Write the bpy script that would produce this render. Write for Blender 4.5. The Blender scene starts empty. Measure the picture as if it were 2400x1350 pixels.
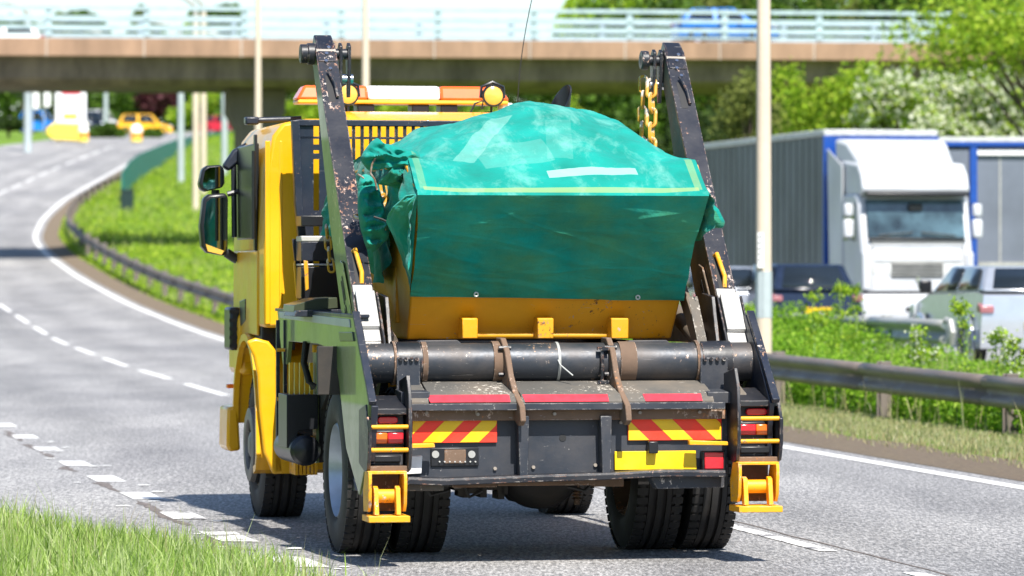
import bpy, bmesh, math, random
import numpy as np
from mathutils import Vector, Matrix, noise
random.seed(7)
RNG = np.random.default_rng(11)
SC = bpy.context.scene
R = math.radians
# ------------------------------------------------------------------ camera, world, sun, exposure
FP = 10100.0            # focal length in photograph pixels (2400 wide)
HZ = 630.0              # horizon row
CH = 1.77               # camera height
cam_d = bpy.data.cameras.new('camera'); cam = bpy.data.objects.new('camera', cam_d)
SC.collection.objects.link(cam); SC.camera = cam
cam.location = (0, 0, CH); cam.rotation_euler = (R(90), 0, 0)
cam_d.sensor_width = 36; cam_d.lens = 36 * FP / 2400
cam_d.shift_y = -(675 - HZ) / 2400
cam_d.clip_start = 1; cam_d.clip_end = 6000
cam_d.dof.use_dof = True; cam_d.dof.focus_distance = 26.6; cam_d.dof.aperture_fstop = 3.6
SUN = Vector((0.66, -2.05, 2.85)).normalized()
w = bpy.data.worlds.new('World'); SC.world = w; w.use_nodes = True
nt = w.node_tree; bg = nt.nodes['Background']
sky = nt.nodes.new('ShaderNodeTexSky'); sky.sky_type = 'NISHITA'; sky.sun_disc = False
sky.sun_elevation = math.asin(SUN.z); sky.sun_rotation = math.atan2(SUN.x, SUN.y)
sky.dust_density = .5; sky.air_density = 1.0; sky.ozone_density = 2.5
nt.links.new(sky.outputs[0], bg.inputs[0]); bg.inputs[1].default_value = 0.095
sl = bpy.data.lights.new('sun', 'SUN'); sl.energy = 4.6; sl.angle = R(0.53); sl.color = (1, 0.95, 0.87)
so = bpy.data.objects.new('sun', sl); SC.collection.objects.link(so)
so.rotation_euler = SUN.to_track_quat('Z', 'Y').to_euler()
SC.view_settings.view_transform = 'Standard'; SC.view_settings.look = 'None'
SC.view_settings.exposure = 0.96; SC.view_settings.gamma = 1
SC.cycles.max_bounces = 8; SC.cycles.transparent_max_bounces = 12
SC.cycles.use_denoising = True

# ------------------------------------------------------------------ materials
MATS = {}
def newmat(name):
    m = bpy.data.materials.new(name); m.use_nodes = True
    return m, m.node_tree, m.node_tree.nodes['Principled BSDF']
def N(nt, t, **k):
    n = nt.nodes.new(t)
    for a, b in k.items(): setattr(n, a, b)
    return n
def texn(nt, scale, detail=4, rough=.6, coord='Object', stretch=None, dist=0):
    tc = N(nt, 'ShaderNodeTexCoord'); n = N(nt, 'ShaderNodeTexNoise')
    n.inputs['Scale'].default_value = scale; n.inputs['Detail'].default_value = detail
    n.inputs['Roughness'].default_value = rough; n.inputs['Distortion'].default_value = dist
    if stretch:
        mp = N(nt, 'ShaderNodeMapping'); mp.inputs['Scale'].default_value = stretch
        nt.links.new(tc.outputs[coord], mp.inputs[0]); nt.links.new(mp.outputs[0], n.inputs['Vector'])
    else: nt.links.new(tc.outputs[coord], n.inputs['Vector'])
    return n
def ramp(nt, src, stops):
    r = N(nt, 'ShaderNodeValToRGB'); e = r.color_ramp.elements
    while len(e) < len(stops): e.new(.5)
    for i, (p, c) in enumerate(stops):
        e[i].position = p; e[i].color = (*c, 1) if len(c) == 3 else c
    nt.links.new(src, r.inputs[0]); return r
def mixc(nt, fac, a, b):
    m = N(nt, 'ShaderNodeMix', data_type='RGBA')
    if isinstance(fac, (int, float)): m.inputs[0].default_value = fac
    else: nt.links.new(fac, m.inputs[0])
    for s, v in ((6, a), (7, b)):
        if isinstance(v, tuple): m.inputs[s].default_value = (*v, 1)
        else: nt.links.new(v, m.inputs[s])
    return m.outputs[2]
def bump(nt, b, src, dist, strength=1):
    bp = N(nt, 'ShaderNodeBump'); bp.inputs['Distance'].default_value = dist; bp.inputs['Strength'].default_value = strength
    nt.links.new(src, bp.inputs['Height']); nt.links.new(bp.outputs[0], b.inputs['Normal'])
def paint(name, col, rough=.35, chips=None, chipcol=(.35, .2, .12), dirt=.3, dirtcol=(.16, .12, .08), metal=0, scale=1, coat=.0, spec=.5, edge=0):
    """painted metal with broad grime, streaks and chipped spots"""
    m, nt, b = newmat(name)
    d = texn(nt, 2.2 * scale, 6, .65); dr = ramp(nt, d.outputs[0], [(.42, (0, 0, 0)), (.75, (1, 1, 1))])
    mul = N(nt, 'ShaderNodeMath', operation='MULTIPLY'); nt.links.new(dr.outputs[0], mul.inputs[0]); mul.inputs[1].default_value = dirt
    v = texn(nt, 1.1, 3, .5); vc = ramp(nt, v.outputs[0], [(.3, tuple(c * .82 for c in col)), (.7, tuple(min(1, c * 1.12) for c in col))])
    c = mixc(nt, mul.outputs[0], vc.outputs[0], dirtcol)
    if chips:
        n1 = texn(nt, 38 * scale, 5, .75, stretch=(1, 1, .6)); n2 = texn(nt, 3.1 * scale, 2, .5)
        ad = N(nt, 'ShaderNodeMath', operation='MULTIPLY_ADD'); nt.links.new(n2.outputs[0], ad.inputs[0]); ad.inputs[1].default_value = .55
        nt.links.new(n1.outputs[0], ad.inputs[2])
        cr = ramp(nt, ad.outputs[0], [(chips, (0, 0, 0)), (chips + .03, (1, 1, 1))])
        n3 = texn(nt, 9, 2); cc = ramp(nt, n3.outputs[0], [(.45, chipcol), (.68, (.55, .50, .46))])
        c = mixc(nt, cr.outputs[0], c, cc.outputs[0])
        if edge:
            bv = N(nt, 'ShaderNodeBevel'); bv.samples = 4; bv.inputs['Radius'].default_value = .012
            gm = N(nt, 'ShaderNodeNewGeometry'); dt = N(nt, 'ShaderNodeVectorMath', operation='DOT_PRODUCT')
            nt.links.new(bv.outputs[0], dt.inputs[0]); nt.links.new(gm.outputs['Normal'], dt.inputs[1])
            er = ramp(nt, dt.outputs['Value'], [(.80, (1, 1, 1)), (.985, (0, 0, 0))])
            en = texn(nt, 21, 5, .75); enr = ramp(nt, en.outputs[0], [(edge, (0, 0, 0)), (edge + .08, (1, 1, 1))])
            em = N(nt, 'ShaderNodeMath', operation='MULTIPLY'); nt.links.new(er.outputs[0], em.inputs[0]); nt.links.new(enr.outputs[0], em.inputs[1])
            n4 = texn(nt, 15, 2); ec = ramp(nt, n4.outputs[0], [(.42, chipcol), (.6, (.55, .5, .45))])
            c = mixc(nt, em.outputs[0], c, ec.outputs[0])
        sc_ = texn(nt, 60 * scale, 3, .7, stretch=(.12, 1, 1.5), dist=.6)
        s2 = ramp(nt, sc_.outputs[0], [(.69, (0, 0, 0)), (.72, (.6, .6, .6))])
        c = mixc(nt, s2.outputs[0], c, (.4, .38, .36))
    nt.links.new(c, b.inputs['Base Color'])
    rr = ramp(nt, d.outputs[0], [(.35, (rough,) * 3), (.75, (min(1, rough + .3),) * 3)])
    nt.links.new(rr.outputs[0], b.inputs['Roughness'])
    b.inputs['Metallic'].default_value = metal; b.inputs['Coat Weight'].default_value = coat
    b.inputs['Specular IOR Level'].default_value = spec
    nb = texn(nt, 14 * scale, 4, .6); bump(nt, b, nb.outputs[0], .004, .5)
    MATS[name] = m; return m
def plain(name, col, rough=.5, metal=0, var=.15, scale=6, spec=.5, trans=0, emit=None):
    m, nt, b = newmat(name)
    n = texn(nt, scale, 4, .6)
    r = ramp(nt, n.outputs[0], [(.3, tuple(c * (1 - var) for c in col)), (.7, tuple(min(1, c * (1 + var)) for c in col))])
    nt.links.new(r.outputs[0], b.inputs['Base Color'])
    b.inputs['Roughness'].default_value = rough; b.inputs['Metallic'].default_value = metal
    b.inputs['Specular IOR Level'].default_value = spec; b.inputs['Transmission Weight'].default_value = trans
    if emit: b.inputs['Emission Color'].default_value = (*emit[0], 1); b.inputs['Emission Strength'].default_value = emit[1]
    MATS[name] = m; return m
plain('rust_grey2', (.3, .26, .22), .6)
YEL = (.80, .37, .004)
paint('cab_yellow', (.84, .42, .003), .28, None, dirt=.14, dirtcol=(.45, .25, .04), coat=.4)
paint('yellow_worn', YEL, .4, .915, chipcol=(.2, .07, .03), dirt=.25, dirtcol=(.28, .13, .02), edge=0.48)
paint('skip_yellow', (.80, .36, .003), .42, .925, chipcol=(.12, .05, .02), dirt=.3, dirtcol=(.35, .17, .02), edge=0.48)
paint('black_worn', (.010, .012, .018), .32, .955, chipcol=(.42, .2, .12), dirt=.22, dirtcol=(.07, .055, .04), coat=.1, edge=0.50)
paint('arm_black', (.010, .012, .020), .30, .882, chipcol=(.36, .18, .11), dirt=.12, dirtcol=(.07, .055, .045), coat=.15, edge=0.47)
paint('navy', (.009, .014, .028), .32, .98, dirt=.12, dirtcol=(.06, .05, .04), coat=.1, edge=0.55)
paint('panel_black', (.022, .028, .04), .42, .955, chipcol=(.4, .38, .36), dirt=.35, dirtcol=(.12, .10, .085), edge=0.50)
paint('rust_dirt', (.16, .10, .065), .75, .9, chipcol=(.3, .13, .05), dirt=.6, dirtcol=(.07, .055, .045), edge=0.50)
paint('deck_dirt', (.085, .08, .072), .65, .93, chipcol=(.42, .38, .32), dirt=.7, dirtcol=(.22, .17, .12), edge=0.50)
paint('chassis', (.022, .02, .02), .6, None, dirt=.7, dirtcol=(.07, .055, .042))
paint('olive', (.165, .22, .075), .3, None, dirt=.35, dirtcol=(.23, .22, .13), coat=.5)  # dark glossy paint with the verge's green reflection put into its colour
paint('arm_green_reflection', (.085, .115, .03), .35, .93, dirt=.2, dirtcol=(.06, .08, .03), coat=.4)  # reflected greenery painted into the base colour of the arm sides
paint('tube_steel', (.045, .052, .064), .36, .925, chipcol=(.35, .22, .14), dirt=.55, dirtcol=(.17, .13, .10), metal=.45)
paint('barrier_brown', (.17, .14, .125), .5, None, dirt=.4, dirtcol=(.22, .185, .16), metal=.25)
paint('chain_rust', (.6, .30, .02), .6, .82, chipcol=(.5, .33, .05), dirt=.6, dirtcol=(.14, .06, .03))
paint('silver_light', (.55, .55, .53), .45, None, dirt=.35, dirtcol=(.3, .26, .2), metal=.3); plain('rim_steel', (.42, .47, .54), .35, .5, .15)
paint('tyre', (.018, .017, .017), .65, None, dirt=.5, dirtcol=(.075, .06, .05), scale=1.6); paint('hub_grey', (.20, .19, .175), .4, None, dirt=.5, dirtcol=(.10, .08, .065), metal=.4); plain('rubber', (.015, .015, .016), .6)
plain('black_plastic', (.012, .013, .016), .35); plain('cab_glass', (.012, .016, .018), .3, spec=.3); plain('dark_glass', (.012, .016, .018), .06, 0, .1, spec=.9)
plain('red_lens', (.62, .015, .03), .15, spec=.8); plain('tail_dark', (.30, .12, .13), .2); plain('orange_lens', (.85, .16, .01), .2, spec=.8)
plain('amber_lamp', (.9, .12, .012), .15, spec=.8, trans=.0); plain('white_lamp', (.9, .9, .92), .2)
plain('lamp_yellow', (.75, .45, .08), .18, spec=.8); plain('red_tape', (.5, .025, .045), .45, 0, .25, 20)
paint('board_red', (.85, .035, .012), .4, None, dirt=.3, dirtcol=(.3, .12, .08), scale=2); paint('board_yellow', (.80, .50, .0), .4, None, dirt=.35, dirtcol=(.35, .25, .08), scale=2)
paint('plate_yellow', (.88, .56, .0), .35, None, dirt=.22, dirtcol=(.5, .34, .08), scale=2); plain('plastic_white', (.8, .8, .8), .4)
plain('pole_grey', (.36, .36, .34), .6, .2, .2, 3); plain('cover_olive', (.05, .06, .035), .3)
paint('lorry_white', (.52, .54, .57), .3, None, dirt=.2, dirtcol=(.3, .28, .26)); plain('lorry_grey', (.10, .115, .125), .55, 0, .3, .6)
plain('lorry_bluegrey', (.13, .15, .19), .5, 0, .2, .6); plain('lorry_strap', (.06, .065, .07), .5); plain('lorry_blue', (.008, .06, .30), .35, 0, .15)
plain('car_silver', (.50, .53, .58), .22, .6, .05); plain('car_dark', (.012, .02, .042), .15, 0, .2)
plain('car_blue', (.02, .22, .72), .25, 0, .1); plain('car_white', (.8, .8, .8), .25, 0, .05)
plain('car_yellow', (.8, .42, .01), .3, 0, .1); plain('car_red', (.55, .02, .04), .3, 0, .1)
plain('headlight', (.75, .78, .8), .08, .3, .1, spec=.9); plain('chrome', (.6, .6, .62), .2, 1)
plain('teal_fence', (.004, .13, .115), .5, 0, .2, 3); plain('parapet_blue', (.36, .46, .50), .45, 0, .15, 2)
plain('sign_white', (.85, .85, .87), .4, 0, .05); plain('sign_red', (.62, .02, .06), .4); plain('sign_orange', (.8, .3, .05), .4)
plain('sign_yellow', (.9, .65, .08), .4, 0, .08); plain('skin', (.35, .2, .14), .5); plain('shirt', (.25, .45, .5), .8)
plain('cabin_dark', (.03, .03, .035), .8); plain('trailer_rail', (.48, .49, .48), .5, 0, .2)
plain('bark', (.09, .065, .045), .9, 0, .4, 8)

def m_glass():
    m, nt, b = newmat('screen_glass')
    out = nt.nodes['Material Output']; gl = N(nt, 'ShaderNodeBsdfGlossy'); tr = N(nt, 'ShaderNodeBsdfTransparent'); mx = N(nt, 'ShaderNodeMixShader')
    gl.inputs['Roughness'].default_value = .03; gl.inputs['Color'].default_value = (.8, .95, 1, 1); tr.inputs[0].default_value = (.45, .6, .58, 1)
    fr = N(nt, 'ShaderNodeFresnel'); fr.inputs[0].default_value = 1.9
    nt.links.new(fr.outputs[0], mx.inputs[0]); nt.links.new(tr.outputs[0], mx.inputs[1]); nt.links.new(gl.outputs[0], mx.inputs[2])
    nt.links.new(mx.outputs[0], out.inputs[0]); MATS['screen_glass'] = m
m_glass()
m, nt, b = newmat('mirror'); b.inputs['Metallic'].default_value = 1; b.inputs['Roughness'].default_value = .02
b.inputs['Base Color'].default_value = (.75, .78, .8, 1); MATS['mirror'] = m
# checker plate
m, nt, b = newmat('checker_plate'); b.inputs['Base Color'].default_value = (.58, .57, .55, 1); b.inputs['Metallic'].default_value = .7; b.inputs['Roughness'].default_value = .42
tc = N(nt, 'ShaderNodeTexCoord'); mp = N(nt, 'ShaderNodeMapping'); mp.inputs['Rotation'].default_value = (0, R(45), 0); wv = N(nt, 'ShaderNodeTexChecker'); wv.inputs['Scale'].default_value = 55
nt.links.new(tc.outputs['Object'], mp.inputs[0]); nt.links.new(mp.outputs[0], wv.inputs[0]); bump(nt, b, wv.outputs[1], .004, .8); MATS['checker_plate'] = m
# asphalt
def m_asphalt():
    m, nt, b = newmat('asphalt')
    f = texn(nt, 42, 4, .85, stretch=(1, .16, 1)); g = texn(nt, 120, 3, .8); l = texn(nt, .22, 4, .55, stretch=(1, .35, 1)); s = texn(nt, 1.3, 4, .6, stretch=(1, .2, 1))
    base = ramp(nt, f.outputs[0], [(.34, (.11, .11, .113)), (.5, (.275, .270, .263)), (.62, (.50, .49, .48))])
    fine = ramp(nt, g.outputs[0], [(.3, (.45, .45, .45)), (.65, (1.25, 1.25, 1.25))])
    mul = N(nt, 'ShaderNodeMix', data_type='RGBA', blend_type='MULTIPLY'); mul.inputs[0].default_value = 1
    nt.links.new(base.outputs[0], mul.inputs[6]); nt.links.new(fine.outputs[0], mul.inputs[7])
    lr = ramp(nt, l.outputs[0], [(.3, (.70, .70, .72)), (.7, (1.15, 1.14, 1.13))])
    mul2 = N(nt, 'ShaderNodeMix', data_type='RGBA', blend_type='MULTIPLY'); mul2.inputs[0].default_value = 1
    nt.links.new(mul.outputs[2], mul2.inputs[6]); nt.links.new(lr.outputs[0], mul2.inputs[7])
    sr = ramp(nt, s.outputs[0], [(.3, (.85, .85, .86)), (.6, (1.1, 1.1, 1.1))])
    mul3 = N(nt, 'ShaderNodeMix', data_type='RGBA', blend_type='MULTIPLY'); mul3.inputs[0].default_value = 1
    nt.links.new(mul2.outputs[2], mul3.inputs[6]); nt.links.new(sr.outputs[0], mul3.inputs[7])
    at_ = N(nt, 'ShaderNodeAttribute'); at_.attribute_name = 'lat'; mr = N(nt, 'ShaderNodeMapRange'); mr.inputs['From Min'].default_value = -8; mr.inputs['From Max'].default_value = 1
    nt.links.new(at_.outputs['Fac'], mr.inputs[0]); K = lambda u: (u + 8) / 9
    tr_ = ramp(nt, mr.outputs[0], [(K(-7.2), (1.06,) * 3), (K(-6.35), (.86,) * 3), (K(-5.4), (1.08,) * 3), (K(-4.55), (.86,) * 3), (K(-3.65), (1.07,) * 3), (K(-2.8), (.88,) * 3), (K(-1.9), (1.07,) * 3), (K(-1.0), (.89,) * 3), (K(-.1), (1.04,) * 3)])
    mul4 = N(nt, 'ShaderNodeMix', data_type='RGBA', blend_type='MULTIPLY'); mul4.inputs[0].default_value = 1
    nt.links.new(mul3.outputs[2], mul4.inputs[6]); nt.links.new(tr_.outputs[0], mul4.inputs[7])
    nt.links.new(mul4.outputs[2], b.inputs['Base Color'])
    b.inputs['Roughness'].default_value = .75
    bump(nt, b, f.outputs[0], .012, .8); MATS['asphalt'] = m
m_asphalt()
def m_marking(name, wear):
    m, nt, b = newmat(name)
    f = texn(nt, 22, 5, .75); l = texn(nt, 3, 3, .6)
    ad = N(nt, 'ShaderNodeMath', operation='ADD'); nt.links.new(f.outputs[0], ad.inputs[0]); nt.links.new(l.outputs[0], ad.inputs[1])
    rr = ramp(nt, ad.outputs[0], [(wear, (0, 0, 0)), (wear + .06, (1, 1, 1))])
    # ramp input above 1 is clamped, so halve
    hv = N(nt, 'ShaderNodeMath', operation='MULTIPLY'); hv.inputs[1].default_value = .5; nt.links.new(ad.outputs[0], hv.inputs[0]); nt.links.new(hv.outputs[0], rr.inputs[0])
    nt.links.new(mixc(nt, rr.outputs[0], (.72, .71, .69), (.15, .14, .14)), b.inputs['Base Color']); b.inputs['Roughness'].default_value = .6
    MATS[name] = m
m_marking('road_paint', .60); m_marking('road_paint_worn', .50)
def m_ground():
    m, nt, b = newmat('turf')
    f = texn(nt, 6, 6, .7); l = texn(nt, .35, 4, .6); p = texn(nt, 1.4, 4, .6)
    c1 = ramp(nt, f.outputs[0], [(.3, (.05, .10, .012)), (.55, (.13, .25, .02)), (.75, (.24, .35, .05))])
    c2 = ramp(nt, p.outputs[0], [(.35, (.10, .2, .02)), (.7, (.22, .27, .07))])
    nt.links.new(mixc(nt, l.outputs[0], c1.outputs[0], c2.outputs[0]), b.inputs['Base Color']); b.inputs['Roughness'].default_value = .95
    b.inputs['Specular IOR Level'].default_value = .1
    bump(nt, b, f.outputs[0], .08, .6); MATS['turf'] = m
m_ground()
def m_soil():
    m, nt, b = newmat('soil')
    f = texn(nt, 22, 6, .75); l = texn(nt, 2.5, 4, .6)
    c1 = ramp(nt, f.outputs[0], [(.3, (.05, .035, .025)), (.5, (.17, .12, .09)), (.72, (.33, .25, .17))])
    nt.links.new(mixc(nt, l.outputs[0], c1.outputs[0], (.2, .16, .1)), b.inputs['Base Color']); b.inputs['Roughness'].default_value = .95
    bump(nt, b, f.outputs[0], .05, 1); MATS['soil'] = m
m_soil()
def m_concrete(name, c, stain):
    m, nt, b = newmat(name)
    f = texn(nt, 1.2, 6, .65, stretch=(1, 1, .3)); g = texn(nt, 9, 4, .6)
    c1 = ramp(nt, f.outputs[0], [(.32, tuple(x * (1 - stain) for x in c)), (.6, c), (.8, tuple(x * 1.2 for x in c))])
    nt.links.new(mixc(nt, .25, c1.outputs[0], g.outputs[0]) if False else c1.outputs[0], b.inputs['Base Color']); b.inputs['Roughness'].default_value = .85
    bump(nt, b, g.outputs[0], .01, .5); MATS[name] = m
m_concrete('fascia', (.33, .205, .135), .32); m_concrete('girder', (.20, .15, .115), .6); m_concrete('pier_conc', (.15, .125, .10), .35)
m_concrete('post_joint', (.45, .38, .33), .2); m_concrete('column_concrete', (.66, .55, .43), .18); m_concrete('column_grey', (.42, .48, .5), .2)
def leafmat(name, cols, trans=.35, rough=.6):
    m, nt, b = newmat(name); out = nt.nodes['Material Output']
    g = N(nt, 'ShaderNodeNewGeometry')
    r = ramp(nt, g.outputs['Random Per Island'], [(i / (len(cols) - 1) if len(cols) > 1 else 0, c) for i, c in enumerate(cols)])
    nt.links.new(r.outputs[0], b.inputs['Base Color']); b.inputs['Roughness'].default_value = rough; b.inputs['Specular IOR Level'].default_value = .25
    t = N(nt, 'ShaderNodeBsdfTranslucent'); nt.links.new(r.outputs[0], t.inputs[0])
    mx = N(nt, 'ShaderNodeMixShader'); mx.inputs[0].default_value = trans
    nt.links.new(b.outputs[0], mx.inputs[1]); nt.links.new(t.outputs[0], mx.inputs[2]); nt.links.new(mx.outputs[0], out.inputs[0]); MATS[name] = m
leafmat('blade_green', [(.06, .12, .015), (.28, .44, .07), (.46, .60, .16), (.70, .74, .42)], .5)
leafmat('blade_dry', [(.30, .25, .12), (.42, .38, .20), (.20, .26, .08), (.45, .42, .28)], .3)
leafmat('blade_tall', [(.22, .34, .05), (.36, .46, .12), (.46, .48, .2), (.26, .42, .05)], .45)
leafmat('weed_green', [(.05, .12, .010), (.16, .34, .02), (.28, .50, .03), (.42, .60, .08)], .5)
leafmat('leaf_bright', [(.08, .16, .012), (.22, .38, .02), (.36, .52, .03), (.46, .54, .07)], .45)
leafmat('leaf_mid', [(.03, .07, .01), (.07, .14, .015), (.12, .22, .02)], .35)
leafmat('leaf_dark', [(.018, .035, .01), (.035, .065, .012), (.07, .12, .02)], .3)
leafmat('leaf_olive', [(.08, .10, .025), (.16, .2, .04), (.25, .28, .06)], .4)
leafmat('leaf_purple', [(.05, .012, .02), (.10, .025, .035), (.06, .03, .02)], .3)
leafmat('blossom', [(.62, .66, .46), (.8, .8, .68), (.45, .52, .28)], .4)

def m_tarp():
    m, nt, b = newmat('tarp'); out = nt.nodes['Material Output']
    tc = N(nt, 'ShaderNodeTexCoord'); L = nt.links
    col = (.002, .30, .25)
    v = texn(nt, 2.5, 3, .55)
    c = ramp(nt, v.outputs[0], [(.3, (.001, .19, .15)), (.6, (.0015, .30, .25)), (.8, (.01, .37, .31))]).outputs[0]
    # pale scuffs on the top where rubble and plaster press against the net
    sep = N(nt, 'ShaderNodeSeparateXYZ'); L.new(tc.outputs['Object'], sep.inputs[0])
    ge = N(nt, 'ShaderNodeNewGeometry'); sn = N(nt, 'ShaderNodeSeparateXYZ'); L.new(ge.outputs['Normal'], sn.inputs[0])
    up = ramp(nt, sn.outputs[2], [(.25, (0, 0, 0)), (.5, (1, 1, 1))])
    s = texn(nt, 4.5, 6, .72, stretch=(1.2, .45, 1), dist=.35)
    sm = ramp(nt, s.outputs[0], [(.50, (0, 0, 0)), (.62, (.24, .24, .24)), (.78, (.5, .5, .5))])
    mu = N(nt, 'ShaderNodeMath', operation='MULTIPLY'); L.new(sm.outputs[0], mu.inputs[0]); L.new(up.outputs[0], mu.inputs[1])
    c = mixc(nt, mu.outputs[0], c, (.28, .60, .52))
    def rect(cx, cy, ang, hw, hh, colr, k, c):
        mp = N(nt, 'ShaderNodeMapping', vector_type='TEXTURE'); mp.inputs['Location'].default_value = (cx, cy, 0); mp.inputs['Rotation'].default_value = (0, 0, R(ang))
        L.new(tc.outputs['Object'], mp.inputs[0]); sp = N(nt, 'ShaderNodeSeparateXYZ'); L.new(mp.outputs[0], sp.inputs[0])
        a = N(nt, 'ShaderNodeMath', operation='ABSOLUTE'); L.new(sp.outputs[0], a.inputs[0]); l1 = N(nt, 'ShaderNodeMath', operation='LESS_THAN'); L.new(a.outputs[0], l1.inputs[0]); l1.inputs[1].default_value = hw
        a2 = N(nt, 'ShaderNodeMath', operation='ABSOLUTE'); L.new(sp.outputs[1], a2.inputs[0]); l2 = N(nt, 'ShaderNodeMath', operation='LESS_THAN'); L.new(a2.outputs[0], l2.inputs[0]); l2.inputs[1].default_value = hh
        p = N(nt, 'ShaderNodeMath', operation='MULTIPLY'); L.new(l1.outputs[0], p.inputs[0]); L.new(l2.outputs[0], p.inputs[1])
        q = N(nt, 'ShaderNodeMath', operation='MULTIPLY'); L.new(p.outputs[0], q.inputs[0]); q.inputs[1].default_value = k
        q2 = N(nt, 'ShaderNodeMath', operation='MULTIPLY'); L.new(q.outputs[0], q2.inputs[0]); L.new(up.outputs[0], q2.inputs[1])
        return mixc(nt, q2.outputs[0], c, colr)
    pale = (.45, .72, .62)
    c = rect(.22, -.88, 3, .28, .035, pale, .55, c)
    c = rect(-.35, -.30, 62, .40, .07, pale, .2, c)
    c = rect(-.22, -.62, 5, .22, .16, pale, .1, c)
    c = rect(.10, -.45, 80, .30, .08, pale, .07, c)
    yl = (.50, .55, .12)
    c = rect(0, -1.035, 0, .85, .020, yl, .38, c); c = rect(-.85, -.87, 90, .17, .022, yl, .16, c); c = rect(.85, -.87, 90, .17, .022, yl, .25, c)
    # yellow steel showing through the mesh where the net lies flat on the end of the skip
    dn = ramp(nt, sn.outputs[2], [(.0, (1, 1, 1)), (.12, (0, 0, 0))]); y1 = texn(nt, 2.6, 4, .6, stretch=(1, 1, 1.3))
    yr = ramp(nt, y1.outputs[0], [(.38, (0, 0, 0)), (.68, (.5, .5, .5))]); ym = N(nt, 'ShaderNodeMath', operation='MULTIPLY'); L.new(yr.outputs[0], ym.inputs[0]); L.new(dn.outputs[0], ym.inputs[1])
    c = mixc(nt, ym.outputs[0], c, (.10, .26, .06))
    L.new(c, b.inputs['Base Color']); b.inputs['Roughness'].default_value = .8; b.inputs['Specular IOR Level'].default_value = .2; b.inputs['Sheen Weight'].default_value = .1
    w1 = texn(nt, 2.4, 4, .55, stretch=(.5, .8, 2.6), dist=.5); w2 = texn(nt, 11, 3, .6)
    ad = N(nt, 'ShaderNodeMath', operation='MULTIPLY_ADD'); L.new(w2.outputs[0], ad.inputs[0]); ad.inputs[1].default_value = .25; L.new(w1.outputs[0], ad.inputs[2])
    bump(nt, b, ad.outputs[0], .045, .7)
    t = N(nt, 'ShaderNodeBsdfTranslucent'); L.new(c, t.inputs[0]); mx = N(nt, 'ShaderNodeMixShader'); mx.inputs[0].default_value = .12
    L.new(b.outputs[0], mx.inputs[1]); L.new(t.outputs[0], mx.inputs[2]); L.new(mx.outputs[0], out.inputs[0]); MATS['tarp'] = m
m_tarp()

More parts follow.
